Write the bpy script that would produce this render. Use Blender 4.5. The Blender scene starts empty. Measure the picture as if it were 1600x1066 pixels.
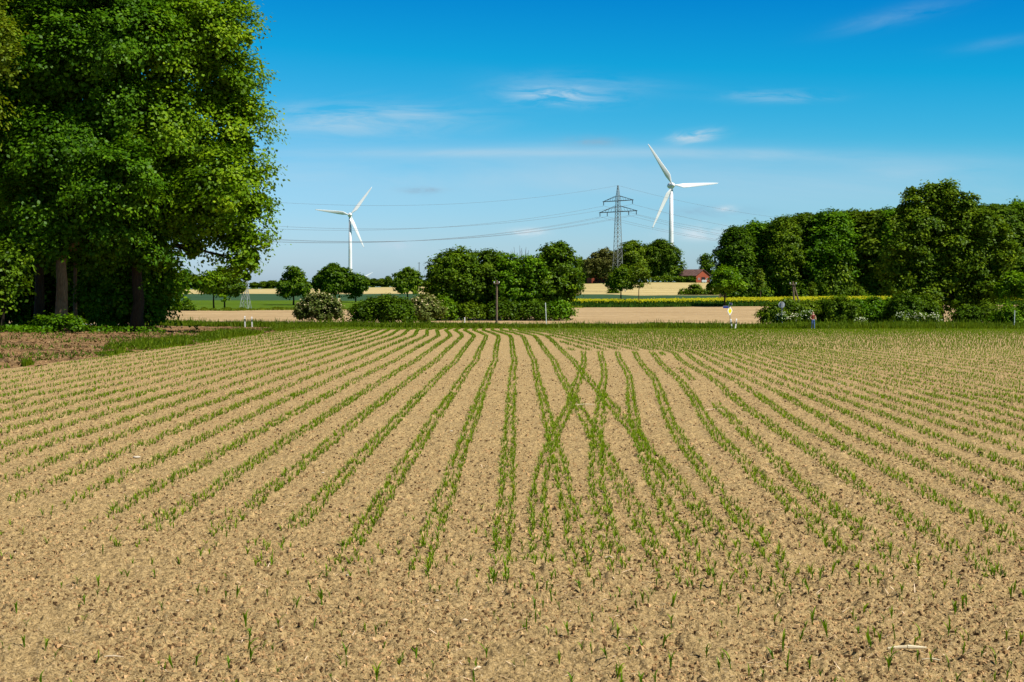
import bpy, math, random
import numpy as np
from mathutils import Vector, Matrix

random.seed(7)
S = bpy.context.scene
C = S.collection
R = math.radians
EYE = 2.8
F = 2222.2
PITCH = math.atan(88 / F)
def T(px): return (px - 800) / F

# ------------------------------------------------------------------ terrain height
_tc = np.array([-0.36, -0.2, -0.05, 0.1, 0.2, 0.36])
_Dk = [0, 20, 33, 60, 98, 125, 140, 158, 200, 255, 290, 330, 420, 600, 800, 9000]
_Zk = [
    [0, 0, 0, 0, -.12, -.6, -1.0, -1.5, -1.7, -1.8, -1.4, -.9, .1, .4, .2, -30],
    [0, 0, -.05, -.15, -.45, -.95, -1.35, -1.8, -1.85, -1.8, -1.4, -.9, .15, .9, .6, -30],
    [0, 0, -.1, -.33, -.66, -1.19, -1.52, -1.88, -1.9, -1.85, -1.5, -1.0, .1, 2.2, 1.9, -30],
    [0, 0, -.12, -.35, -.68, -1.2, -1.55, -1.9, -1.9, -1.85, -1.75, -1.45, -.45, 4.1, 4.2, -30],
    [0, 0, -.12, -.35, -.7, -1.25, -1.62, -1.9, -1.9, -1.85, -1.8, -1.4, -.6, 3.6, 3.8, -30],
    [0, 0, -.1, -.3, -.7, -1.25, -1.65, -1.85, -1.85, -1.8, -1.7, -1.3, -.6, 2.0, 2.0, -30],
]
_sg = np.linspace(math.log(20.), math.log(9020.), 900)
_Dg = np.exp(_sg) - 20
def _smooth(a, w=13):
    p = np.pad(a, w, mode='edge'); k = np.ones(2 * w + 1) / (2 * w + 1)
    return np.convolve(p, k, mode='valid')
_Zg = np.array([_smooth(np.interp(_Dg, _Dk, z)) for z in _Zk])
def G(x, y):
    x = np.asarray(x, float); y = np.asarray(y, float)
    yy = np.clip(y, 0.5, 9000)
    t = np.clip(x / np.maximum(yy, 8), _tc[0], _tc[-1])
    s = (np.log(yy + 20) - _sg[0]) / (_sg[1] - _sg[0])
    i = np.clip(s.astype(int), 0, 898); f = np.clip(s - i, 0, 1)
    k = np.clip(np.searchsorted(_tc, t) - 1, 0, 4)
    u = (t - _tc[k]) / (_tc[k + 1] - _tc[k])
    a = _Zg[k, i] * (1 - f) + _Zg[k, i + 1] * f
    b = _Zg[k + 1, i] * (1 - f) + _Zg[k + 1, i + 1] * f
    return a * (1 - u) + b * u
def gz(x, y): return float(G(x, y))
def at(px, py, Y):
    cp, sp = math.cos(PITCH), math.sin(PITCH)
    a = (px - 800) / F; b = (533 - py) / F
    d = Vector((a, cp + b * sp, -sp + b * cp))
    d *= Y / d.y
    return Vector((d.x, d.y, EYE + d.z))
def foot(px, Y):
    x = T(px) * Y
    return Vector((x, Y, gz(x, Y)))
_PY = np.linspace(8, 160, 3000)
def hit(px, py):
    """ground point seen under a pixel (fields nearer than the verge)"""
    t = T(px)
    z = G(t * _PY, _PY)
    pyv = 445 + F * (EYE - z) / _PY
    i = int(np.argmax(pyv < py)) if (pyv < py).any() else len(_PY) - 1
    Y = _PY[i]
    return Vector((t * Y, Y, float(z[i])))

# ------------------------------------------------------------------ materials
def new_mat(name):
    m = bpy.data.materials.new(name); m.use_nodes = True
    nt = m.node_tree; nt.nodes.clear()
    out = nt.nodes.new('ShaderNodeOutputMaterial')
    return m, nt, out
def N(nt, t, **kw):
    n = nt.nodes.new(t)
    for k, v in kw.items(): setattr(n, k, v)
    return n
def ramp(nt, fac, stops):
    r = N(nt, 'ShaderNodeValToRGB')
    e = r.color_ramp.elements
    while len(e) < len(stops): e.new(0.5)
    for el, (p, c) in zip(e, stops):
        el.position = p; el.color = (c[0], c[1], c[2], 1)
    nt.links.new(fac, r.inputs[0]); return r.outputs[0]
def noise(nt, scale, detail=4, rough=.55, vec=None, dist=0):
    n = N(nt, 'ShaderNodeTexNoise')
    n.inputs['Scale'].default_value = scale; n.inputs['Detail'].default_value = detail
    n.inputs['Roughness'].default_value = rough; n.inputs['Distortion'].default_value = dist
    if vec is not None: nt.links.new(vec, n.inputs['Vector'])
    return n.outputs['Fac']
def mapping(nt, sc=(1, 1, 1), rot=(0, 0, 0), src='Object'):
    tc = N(nt, 'ShaderNodeTexCoord'); mp = N(nt, 'ShaderNodeMapping')
    mp.inputs['Scale'].default_value = sc; mp.inputs['Rotation'].default_value = rot
    nt.links.new(tc.outputs[src], mp.inputs[0]); return mp.outputs[0]
def mixc(nt, fac, a, b, mode='MIX'):
    m = N(nt, 'ShaderNodeMix', data_type='RGBA', blend_type=mode)
    for s, v in ((0, fac), (6, a), (7, b)):
        if hasattr(v, 'is_linked'): nt.links.new(v, m.inputs[s])
        elif s == 0: m.inputs[0].default_value = v
        else: m.inputs[s].default_value = (v[0], v[1], v[2], 1)
    return m.outputs[2]
def mth(nt, op, a, b=None, c=None):
    m = N(nt, 'ShaderNodeMath', operation=op)
    for i, v in enumerate((a, b, c)):
        if v is None: continue
        if hasattr(v, 'is_linked'): nt.links.new(v, m.inputs[i])
        else: m.inputs[i].default_value = v
    return m.outputs[0]
def principled(nt, out, col, rough=.8, spec=.3, bump=None, bs=.3, bd=.02, metal=0):
    p = N(nt, 'ShaderNodeBsdfPrincipled')
    if hasattr(col, 'is_linked'): nt.links.new(col, p.inputs['Base Color'])
    else: p.inputs['Base Color'].default_value = (*col, 1)
    p.inputs['Roughness'].default_value = rough
    p.inputs['Specular IOR Level'].default_value = spec
    p.inputs['Metallic'].default_value = metal
    if bump is not None:
        b = N(nt, 'ShaderNodeBump'); b.inputs['Strength'].default_value = bs; b.inputs['Distance'].default_value = bd
        nt.links.new(bump, b.inputs['Height']); nt.links.new(b.outputs[0], p.inputs['Normal'])
    nt.links.new(p.outputs[0], out.inputs[0]); return p

def simple(name, col, rough=.7, var=.15, scale=3., spec=.3, metal=0):
    m, nt, out = new_mat(name)
    n = noise(nt, scale, 5, .6, mapping(nt))
    lo = [c * (1 - var) for c in col]; hi = [c * (1 + var) for c in col]
    principled(nt, out, ramp(nt, n, [(.3, lo), (.7, hi)]), rough, spec, metal=metal)
    return m

def leafmat(name, dark, mid, light, trans=.28, gloss=.015):
    m, nt, out = new_mat(name)
    at_ = N(nt, 'ShaderNodeAttribute', attribute_name='tint')
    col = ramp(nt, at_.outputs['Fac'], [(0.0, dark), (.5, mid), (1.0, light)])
    oi = N(nt, 'ShaderNodeObjectInfo')
    col = mixc(nt, 1.0, col, ramp(nt, oi.outputs['Random'], [(0.0, (.72, .80, .8)), (.5, (1, 1, 1)), (1.0, (1.28, 1.12, 1.2))]), 'MULTIPLY')
    d = N(nt, 'ShaderNodeBsdfDiffuse'); tr = N(nt, 'ShaderNodeBsdfTranslucent')
    nt.links.new(col, d.inputs[0])
    nt.links.new(mixc(nt, 1.0, col, (1.25, 1.15, .35), 'MULTIPLY'), tr.inputs[0])
    mx = N(nt, 'ShaderNodeMixShader'); mx.inputs[0].default_value = trans
    nt.links.new(d.outputs[0], mx.inputs[1]); nt.links.new(tr.outputs[0], mx.inputs[2])
    g = N(nt, 'ShaderNodeBsdfGlossy'); g.inputs['Roughness'].default_value = .45
    g.inputs[0].default_value = (.9, .95, .85, 1)
    m2 = N(nt, 'ShaderNodeMixShader'); m2.inputs[0].default_value = gloss * .5
    nt.links.new(mx.outputs[0], m2.inputs[1]); nt.links.new(g.outputs[0], m2.inputs[2])
    nt.links.new(m2.outputs[0], out.inputs[0])
    return m

M = {}
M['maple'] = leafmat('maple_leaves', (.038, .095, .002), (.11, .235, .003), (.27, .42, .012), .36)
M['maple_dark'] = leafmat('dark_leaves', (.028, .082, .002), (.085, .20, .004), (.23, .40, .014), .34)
M['lime'] = leafmat('yellow_green_leaves', (.09, .15, .006), (.18, .25, .012), (.30, .36, .03), .35)
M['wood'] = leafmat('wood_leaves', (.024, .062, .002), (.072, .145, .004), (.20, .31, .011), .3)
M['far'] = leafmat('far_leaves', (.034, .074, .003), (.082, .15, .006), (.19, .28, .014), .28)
M['olive'] = leafmat('olive_leaves', (.05, .06, .010), (.085, .10, .018), (.15, .15, .035), .2)
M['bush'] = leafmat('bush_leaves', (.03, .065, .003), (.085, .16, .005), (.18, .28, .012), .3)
M['bushlight'] = leafmat('pale_bush_leaves', (.06, .09, .012), (.13, .17, .03), (.24, .25, .08), .25)
M['blossom'] = leafmat('cream_blossom', (.26, .26, .09), (.42, .38, .18), (.60, .53, .32), .2)
M['whiteflower'] = leafmat('white_umbels', (.45, .50, .30), (.62, .66, .45), (.75, .76, .62), .2)
M['grass'] = leafmat('verge_grass', (.04, .09, .003), (.105, .18, .005), (.22, .28, .012), .34)
M['maize'] = leafmat('maize_leaf', (.048, .115, .003), (.105, .22, .004), (.24, .35, .012), .34)
M['rape_green'] = leafmat('rape_stems', (.025, .07, .005), (.05, .12, .008), (.10, .17, .012), .25)
M['rape_yellow'] = leafmat('rape_flowers', (.30, .30, .008), (.46, .43, .008), (.60, .54, .015), .25)
M['litter'] = leafmat('brown_litter', (.08, .045, .018), (.20, .12, .05), (.36, .24, .115), .1)
M['straw'] = leafmat('dry_straw', (.30, .21, .10), (.52, .40, .22), (.75, .64, .44), .1)

def bark(name, a, b):
    m, nt, out = new_mat(name)
    v = mapping(nt, (6, 6, 1.2))
    n = noise(nt, 3., 6, .65, v)
    principled(nt, out, ramp(nt, n, [(.3, a), (.7, b)]), .9, .1, n, .6, .05)
    return m
M['bark'] = bark('bark_brown', (.05, .035, .02), (.16, .11, .065))
M['bark_pale'] = bark('bark_pale', (.09, .06, .035), (.26, .18, .10))
M['bark_dark'] = bark('bark_dark', (.018, .014, .009), (.06, .045, .028))
M['pole_wood'] = bark('weathered_pole', (.10, .07, .045), (.26, .19, .13))
M['white'] = simple('white_turbine_paint', (.82, .83, .84), .4, .02, .2, .4)
M['whitep'] = simple('white_plastic', (.8, .8, .78), .5, .04, 6)
M['black'] = simple('black_plastic', (.02, .02, .02), .5, .1, 6)
M['steel'] = simple('galvanised_steel', (.20, .23, .22), .6, .25, 2, .4)
M['steel_dark'] = simple('dark_steel', (.05, .06, .065), .6, .25, 2, .4)
M['steel_pale'] = simple('pale_steel', (.30, .33, .33), .5, .12, 3, .4)
M['cable'] = simple('cable_grey', (.16, .18, .20), .6, .1, 1)
M['insul'] = simple('insulator_dark', (.03, .03, .035), .4, .1, 5)
M['signblue'] = simple('sign_blue', (.02, .04, .28), .4, .1, 8)
M['signyellow'] = simple('sign_yellow', (.85, .70, .01), .4, .04, 8)
M['signgrey'] = simple('sign_back_grey', (.42, .46, .48), .5, .08, 8)
M['roof'] = simple('barn_roof', (.15, .085, .072), .85, .35, .8)
M['redroof'] = simple('red_tiles', (.38, .085, .04), .85, .25, 1.5)
M['plaster'] = simple('pale_plaster', (.55, .5, .42), .85, .1, 1)
M['dark'] = simple('dark_opening', (.012, .012, .013), .7, .2, 3)
M['stone'] = simple('pale_stone', (.56, .48, .36), .8, .2, 30)
M['skin'] = simple('skin', (.62, .40, .29), .55, .06, 12)
M['hair'] = simple('fair_brown_hair', (.20, .11, .05), .6, .3, 30)
M['top'] = simple('dark_red_top', (.20, .035, .03), .85, .2, 20)
M['jeans'] = simple('blue_jeans', (.06, .13, .34), .85, .25, 14)
M['shoe'] = simple('white_shoes', (.78, .76, .70), .6, .06, 20)
M['belt'] = simple('pale_waistband', (.55, .5, .5), .8, .1, 10)
def brickmat():
    m, nt, out = new_mat('red_brick')
    b = N(nt, 'ShaderNodeTexBrick'); b.inputs['Scale'].default_value = 3.2
    b.inputs['Color1'].default_value = (.30, .06, .03, 1); b.inputs['Color2'].default_value = (.40, .10, .05, 1)
    b.inputs['Mortar'].default_value = (.30, .20, .15, 1); b.inputs['Mortar Size'].default_value = .01
    nt.links.new(mapping(nt, (1, 1, 1), (R(90), 0, 0)), b.inputs[0])
    n = noise(nt, .7, 4)
    principled(nt, out, mixc(nt, .5, b.outputs[0], ramp(nt, n, [(.3, (.22, .045, .022)), (.7, (.42, .10, .05))])), .9, .1)
    return m
M['brick'] = brickmat()

def soilmat(name, a, b, c, flecks=True):
    m, nt, out = new_mat(name)
    v = mapping(nt)
    big = noise(nt, .16, 3, .5, v)
    mid = noise(nt, 2.2, 5, .65, v)
    fine = noise(nt, 30., 6, .78, v)
    base = mixc(nt, mth(nt, 'MULTIPLY', mid, 1.0), a, b)
    col = mixc(nt, ramp(nt, big, [(.35, (0, 0, 0)), (.65, (.55, .55, .55))]), base, c)
    col = mixc(nt, ramp(nt, fine, [(.425, (.9, .9, .9)), (.47, (0, 0, 0))]), col, [x * .36 for x in a])  # dark specks, here and in the mixes below, paint small shade between clods
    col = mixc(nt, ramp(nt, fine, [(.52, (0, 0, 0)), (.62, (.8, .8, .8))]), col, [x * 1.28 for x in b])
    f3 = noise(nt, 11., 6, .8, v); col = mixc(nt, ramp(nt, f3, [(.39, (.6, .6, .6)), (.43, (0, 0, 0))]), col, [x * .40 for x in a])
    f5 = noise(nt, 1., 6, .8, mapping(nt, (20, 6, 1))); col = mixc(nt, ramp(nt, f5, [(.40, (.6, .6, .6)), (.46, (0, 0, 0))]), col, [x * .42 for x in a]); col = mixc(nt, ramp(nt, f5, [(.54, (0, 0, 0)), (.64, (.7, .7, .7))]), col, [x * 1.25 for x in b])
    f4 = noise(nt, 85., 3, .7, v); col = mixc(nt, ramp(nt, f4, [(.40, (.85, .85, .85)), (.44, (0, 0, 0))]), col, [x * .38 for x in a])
    if not flecks:
        d1 = noise(nt, .55, 5, .7, v); col = mixc(nt, ramp(nt, d1, [(.50, (0, 0, 0)), (.60, (.8, .8, .8))]), col, (.06, .038, .02))
        d2 = noise(nt, 5., 5, .75, v); col = mixc(nt, ramp(nt, d2, [(.36, (.7, .7, .7)), (.48, (0, 0, 0))]), col, (.07, .045, .022)); col = mixc(nt, ramp(nt, d2, [(.58, (0, 0, 0)), (.66, (.6, .6, .6))]), col, (.46, .31, .16))
    if flecks:
        f2 = noise(nt, 70., 2, .5, mapping(nt, (1, .45, 1), (0, 0, .6)))
        col = mixc(nt, ramp(nt, f2, [(.62, (0, 0, 0)), (.70, (.65, .65, .65))]), col, (.66, .52, .32))
    h = mth(nt, 'ADD', mth(nt, 'MULTIPLY', fine, .6), mid)
    principled(nt, out, col, .95, .06, h, .9, .05)
    return m
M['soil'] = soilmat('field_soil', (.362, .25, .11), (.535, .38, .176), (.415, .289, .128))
M['dirt'] = soilmat('bare_brown_dirt', (.27, .155, .068), (.38, .235, .11), (.20, .115, .05), False)
def fieldmat(name, cols, sc=(.02, .3, 1), fine=1.2):
    m, nt, out = new_mat(name)
    if name in ('stubble', 'ripening_crop', 'green_crop', 'blue_green_crop'): cols = [[x * .86 for x in cols[0]], cols[1], [x * 1.1 for x in cols[2]]]
    a = noise(nt, 1., 4, .6, mapping(nt, sc))
    b = noise(nt, fine, 5, .7, mapping(nt))
    f = mth(nt, 'ADD', mth(nt, 'MULTIPLY', a, .55), mth(nt, 'MULTIPLY', b, .45))
    principled(nt, out, ramp(nt, f, [(.34, cols[0]), (.5, cols[1]), (.66, cols[2])]), .95, .05, b, .6, .15)
    return m
M['stubble'] = fieldmat('stubble', [(.29, .195, .095), (.40, .28, .145), (.50, .37, .20)], (.03, .35, 1), .9)
M['green_crop'] = fieldmat('green_crop', [(.055, .10, .005), (.08, .14, .007), (.11, .18, .010)])
M['teal_crop'] = fieldmat('blue_green_crop', [(.028, .065, .028), (.040, .085, .038), (.052, .105, .046)])
M['pale_crop'] = fieldmat('ripening_crop', [(.40, .31, .13), (.47, .375, .165), (.53, .43, .20)], (.015, .12, 1), .5)
M['vergeground'] = fieldmat('verge_ground', [(.03, .06, .008), (.05, .09, .012), (.08, .11, .02)], (.2, .5, 1), 2.)
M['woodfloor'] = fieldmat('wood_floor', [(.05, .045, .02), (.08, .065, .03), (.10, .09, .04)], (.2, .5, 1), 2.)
M['asphalt'] = fieldmat('lane_asphalt', [(.16, .14, .12), (.20, .175, .15), (.25, .22, .18)], (.1, .5, 1), 3.)

# ------------------------------------------------------------------ object helpers
def tag(o, label=None, cat=None, group=None, kind=None):
    if label: o['label'] = label
    if cat: o['category'] = cat
    if group: o['group'] = group
    if kind: o['kind'] = kind
    return o
def empty(name, loc, label, cat, group=None, rz=0):
    o = bpy.data.objects.new(name, None); C.objects.link(o)
    o.empty_display_size = .3
    o.location = loc; o.rotation_euler = (0, 0, rz)
    return tag(o, label, cat, group)
def link(name, me, mat, parent=None):
    o = bpy.data.objects.new(name, me); C.objects.link(o)
    if mat is not None and not me.materials: me.materials.append(mat)
    if parent: o.parent = parent
    return o
class MB:
    def __init__(s): s.v = []; s.f = []
    def face(s, *pts):
        k = len(s.v); s.v += [tuple(p) for p in pts]; s.f.append(tuple(range(k, k + len(pts))))
    def tube(s, pts, rad, n=8, cap=True):
        pts = [Vector(p) for p in pts]
        if not hasattr(rad, '__len__'): rad = [rad] * len(pts)
        k0 = len(s.v); ref = None
        for i, p in enumerate(pts):
            d = (pts[min(i + 1, len(pts) - 1)] - pts[max(i - 1, 0)]).normalized()
            if ref is None:
                ref = d.orthogonal().normalized()
            u = (ref - d * ref.dot(d)).normalized(); ref = u; w = d.cross(u)
            for j in range(n):
                a = 2 * math.pi * j / n
                s.v.append(tuple(p + (u * math.cos(a) + w * math.sin(a)) * rad[i]))
        for i in range(len(pts) - 1):
            for j in range(n):
                a = k0 + i * n + j; b = k0 + i * n + (j + 1) % n
                s.f.append((a, b, b + n, a + n))
        if cap:
            s.f.append(tuple(range(k0 + n - 1, k0 - 1, -1)))
            e = k0 + (len(pts) - 1) * n; s.f.append(tuple(range(e, e + n)))
        return s
    def box(s, c, d, rot=None):
        c = Vector(c); hx, hy, hz = d[0] / 2, d[1] / 2, d[2] / 2
        k = len(s.v)
        for x, y, z in ((-1, -1, -1), (1, -1, -1), (1, 1, -1), (-1, 1, -1), (-1, -1, 1), (1, -1, 1), (1, 1, 1), (-1, 1, 1)):
            p = Vector((x * hx, y * hy, z * hz))
            if rot: p = rot @ p
            s.v.append(tuple(c + p))
        for f in ((0, 3, 2, 1), (4, 5, 6, 7), (0, 1, 5, 4), (1, 2, 6, 5), (2, 3, 7, 6), (3, 0, 4, 7)):
            s.f.append(tuple(k + i for i in f))
        return s
    def prism(s, poly, y0, y1):
        k = len(s.v); n = len(poly)
        for y in (y0, y1):
            for (x, z) in poly: s.v.append((x, y, z))
        s.f.append(tuple(range(k, k + n))); s.f.append(tuple(range(k + 2 * n - 1, k + n - 1, -1)))
        for i in range(n):
            j = (i + 1) % n
            s.f.append((k + j, k + i, k + n + i, k + n + j))
        return s
    def mesh(s, name, smooth=False):
        me = bpy.data.meshes.new(name); me.from_pydata(s.v, [], s.f); me.update()
        if smooth: me.polygons.foreach_set('use_smooth', [True] * len(me.polygons))
        return me
    def build(s, name, mat, parent=None, smooth=False):
        return link(name, s.mesh(name, smooth), mat, parent)

def quads_mesh(name, V, tint=None):
    V = np.ascontiguousarray(V, dtype=np.float32); n = V.shape[0]
    me = bpy.data.meshes.new(name)
    me.vertices.add(4 * n); me.vertices.foreach_set('co', V.reshape(-1))
    me.loops.add(4 * n); me.loops.foreach_set('vertex_index', np.arange(4 * n, dtype=np.int32))
    me.polygons.add(n); me.polygons.foreach_set('loop_start', np.arange(0, 4 * n, 4, dtype=np.int32))
    me.update(calc_edges=True)
    if tint is not None:
        a = me.attributes.new('tint', 'FLOAT', 'FACE'); a.data.foreach_set('value', np.clip(tint, 0, 1).astype(np.float32))
    return me
def grid_mesh(name, X, Y, Z, smooth=True):
    n, m = X.shape
    me = bpy.data.meshes.new(name)
    co = np.stack([X, Y, Z], -1).astype(np.float32).reshape(-1)
    me.vertices.add(n * m); me.vertices.foreach_set('co', co)
    i = np.arange(n * m, dtype=np.int32).reshape(n, m)
    q = np.stack([i[:-1, :-1], i[:-1, 1:], i[1:, 1:], i[1:, :-1]], -1).reshape(-1)
    k = len(q) // 4
    me.loops.add(4 * k); me.loops.foreach_set('vertex_index', q)
    me.polygons.add(k); me.polygons.foreach_set('loop_start', np.arange(0, 4 * k, 4, dtype=np.int32))
    if smooth: me.polygons.foreach_set('use_smooth', np.ones(k, dtype=bool))
    me.update(calc_edges=True)
    return me
def unit(a): return a / np.maximum(np.linalg.norm(a, axis=-1, keepdims=True), 1e-9)

def leaf_quads(P, Nn, size, rng, aspect=.7):
    n = len(P)
    r = unit(rng.normal(size=(n, 3)))
    u = unit(np.cross(Nn, r)); v = np.cross(Nn, u)
    L = (size * rng.uniform(.65, 1.35, n))[:, None]; W = L * aspect
    return np.stack([P - u * L * .5, P + v * W * .5 - u * L * .08, P + u * L * .5, P - v * W * .5 - u * L * .08], 1)

def crown_quads(lobes, leaf, clump_r, per_spray, rng, sprays=10, fill=.25, flat=.55, up=.5):
    """lobes (n,4): centre and radius. Leaves sit in sprays, sprays in clumps, clumps on the lobes."""
    lobes = np.asarray(lobes, float)
    sc, sr, so, st = [], [], [], []
    inner = []
    for li, l in enumerate(lobes):
        c, r = l[:3], l[3]
        n = max(6, int(4 * math.pi * r * r / (clump_r ** 2 * 1.6)))
        d = unit(rng.normal(size=(n, 3))); d[:, 2] = np.where(d[:, 2] < -.55, -d[:, 2], d[:, 2])
        rr = rng.uniform(.66, 1.06, n) + (rng.uniform(size=n) < .12) * rng.uniform(0, .10, n)
        cc = c + d * (r * rr)[:, None]
        keep = np.ones(n, bool)
        for lj, m in enumerate(lobes):
            if lj != li: keep &= np.linalg.norm(cc - m[:3], axis=1) > m[3] * .72
        cc, d = cc[keep], d[keep]; n = len(cc)
        cr = clump_r * rng.uniform(.6, 1.3, n); ct = rng.normal(.5, .13, n)
        sd = unit(d[:, None, :] * .75 + np.array([0, 0, .5]) + rng.normal(size=(n, sprays, 3)) * .62)
        p = cc[:, None, :] + sd * (cr * .92)[:, None, None]
        sc.append(p.reshape(-1, 3)); sr.append(np.repeat(cr * .36, sprays)); so.append(np.repeat(d, sprays, 0) * .6 + sd.reshape(-1, 3) * .5)
        st.append(np.repeat(ct, sprays) + rng.normal(0, .09, n * sprays))
        k = int(n * sprays * per_spray * fill)
        q = c + unit(rng.normal(size=(k, 3))) * (r * .74 * rng.uniform(0, 1, k) ** .4)[:, None]
        inner.append(q)
    sc = np.concatenate(sc); sr = np.concatenate(sr); so = np.concatenate(so); st = np.concatenate(st)
    i = np.repeat(np.arange(len(sc)), per_spray); n = len(i)
    P = sc[i] + rng.normal(size=(n, 3)) * np.stack([sr[i], sr[i], sr[i] * flat], -1)
    Nn = unit(so[i] * .8 + np.array([0, 0, up]) + rng.normal(size=(n, 3)) * .42)
    Q = leaf_quads(P, Nn, leaf, rng); tint = st[i] + rng.normal(0, .13, n)
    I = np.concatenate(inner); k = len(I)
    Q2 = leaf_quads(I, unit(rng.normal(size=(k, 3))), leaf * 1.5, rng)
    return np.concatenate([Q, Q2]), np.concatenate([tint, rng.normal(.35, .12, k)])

def trunk_mesh(name, lobes, h_fork, r0, rng, lean=(0, 0), sides=9, limbs=10, flare=1.35, zbase=-.15):
    mb = MB(); lobes = np.asarray(lobes, float)
    top = lobes[:, 2].max(); cx, cy = lobes[:, 0].mean(), lobes[:, 1].mean()
    pts = []; rad = []
    fork = Vector((lean[0], lean[1], h_fork))
    for k in range(6):
        f = k / 5
        pts.append(Vector((fork.x * f + rng.normal(0, r0 * .12) * (k > 0), fork.y * f, zbase + (h_fork - zbase) * f)))
        rad.append(r0 * (flare - (flare - 1) * min(1, f * 4)) * (1 - .28 * f))
    apex = Vector((cx, cy, h_fork + (top - h_fork) * .75))
    for k in range(1, 6):
        f = k / 5
        p = fork.lerp(apex, f) + Vector((rng.normal(0, r0 * .5), rng.normal(0, r0 * .5), 0)) * (1 if k < 5 else 0)
        pts.append(p); rad.append(r0 * .72 * (1 - f) + .02)
    mb.tube(pts, rad, sides)
    sel = list(range(len(lobes)))
    rng.shuffle(sel)
    for li in sel[:limbs]:
        l = lobes[li]; tgt = Vector(l[:3])
        f0 = min(.95, max(.0, (tgt.z - l[3] * .6 - h_fork) / max(.1, apex.z - h_fork)))
        k = 5 + f0 * 5; ki = int(k); st = pts[ki].lerp(pts[min(10, ki + 1)], k - ki)
        rr = max(.03, r0 * .45 * (1 - f0 * .6))
        mid = st.lerp(tgt, .5) + Vector((rng.normal(0, .1), rng.normal(0, .1), .12)) * (tgt - st).length
        mb.tube([st, st.lerp(mid, .5) + Vector((0, 0, .05)), mid, mid.lerp(tgt, .6), tgt], [rr, rr * .8, rr * .6, rr * .35, rr * .12], 6)
        for q in range(3):
            d = Vector(rng.normal(size=3)).normalized() * l[3] * .7
            mb.tube([mid.lerp(tgt, .4 + .2 * q), tgt + d * .55, tgt + d], [rr * .35, rr * .2, .012], 5)
    return mb.mesh(name, True)

def px_lobes(base, D, L, rng, depth=.5):
    out = []
    for l in L:
        px, py, rp = l[:3]; dz = l[3] if len(l) > 3 else rng.uniform(-depth, depth) * rp * D / F
        p = at(px, py, D) - base
        out.append((p.x, p.y + dz, p.z, rp * D / F))
    return out

def tree(name, label, cat, base, lobes, mat, barkm, leaf, clump_r, per, fork, r0, seed, group=None, sprays=10, fill=.25, lean=(0, 0), limbs=10):
    rng = np.random.default_rng(seed)
    root = empty(name, base, label, cat, group)
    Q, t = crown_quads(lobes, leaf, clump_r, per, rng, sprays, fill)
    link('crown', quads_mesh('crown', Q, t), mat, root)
    link('trunk', trunk_mesh('trunk', lobes, fork, r0, rng, lean, limbs=limbs), barkm, root)
    return root
def bush(label, base, lobes, mat, leaf, clump_r, per, seed, group=None, blossoms=0, name='bush', sprays=8, cat='bush', bmat='blossom'):
    rng = np.random.default_rng(seed)
    root = empty(name, base, label, cat, group)
    Q, t = crown_quads(lobes, leaf, clump_r, per, rng, sprays, .3, .8)
    z = Q[:, :, 2]; Q[:, :, 2] = np.where(z < .02, .02 + np.abs(z) * .15, z)
    link('foliage', quads_mesh('foliage', Q, t), mat, root)
    mb = MB()
    L = np.asarray(lobes)
    for k in range(7):
        l = L[k % len(L)]; a = rng.uniform(0, 6.28); q = l[:3] + rng.normal(size=3) * l[3] * .4
        mb.tube([(.15 * math.cos(a), .15 * math.sin(a), -.1), (q[0] * .5, q[1] * .5, q[2] * .55), (q[0], q[1], q[2])], [.05, .035, .012], 5)
    link('stems', mb.mesh('stems'), M['bark_dark'], root)
    if blossoms:
        c = Q.mean(1); d = c[:, 2] + rng.normal(0, .5, len(c)) - c[:, 1] * .25 + c[:, 0] * .1
        cand = np.argsort(-d)[:len(c) * 2 // 3]; rng.shuffle(cand); cand = cand[:blossoms]
        k = len(cand); P = c[cand] + np.stack([rng.normal(0, .05, k), rng.uniform(-.14, -.02, k), rng.uniform(.02, .12, k)], -1)
        B = leaf_quads(P, unit(np.stack([rng.normal(.1, .3, k), rng.normal(-.5, .3, k), np.full(k, .8)], -1)), leaf * .75, rng, .95)
        link('blossoms', quads_mesh('blossoms', B, rng.uniform(.1, 1, k)), M[bmat], root)
    return root
def copy_thing(o, loc, rz, sc, label, group=None):
    c = o.copy(); C.objects.link(c); c.location = loc; c.rotation_euler = (0, 0, rz); c.scale = sc
    c['label'] = label
    if group: c['group'] = group
    for ch in list(o.children):
        d = ch.copy(); C.objects.link(d); d.parent = c
        for g in list(ch.children):
            e = g.copy(); C.objects.link(e); e.parent = d
    return c

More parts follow.
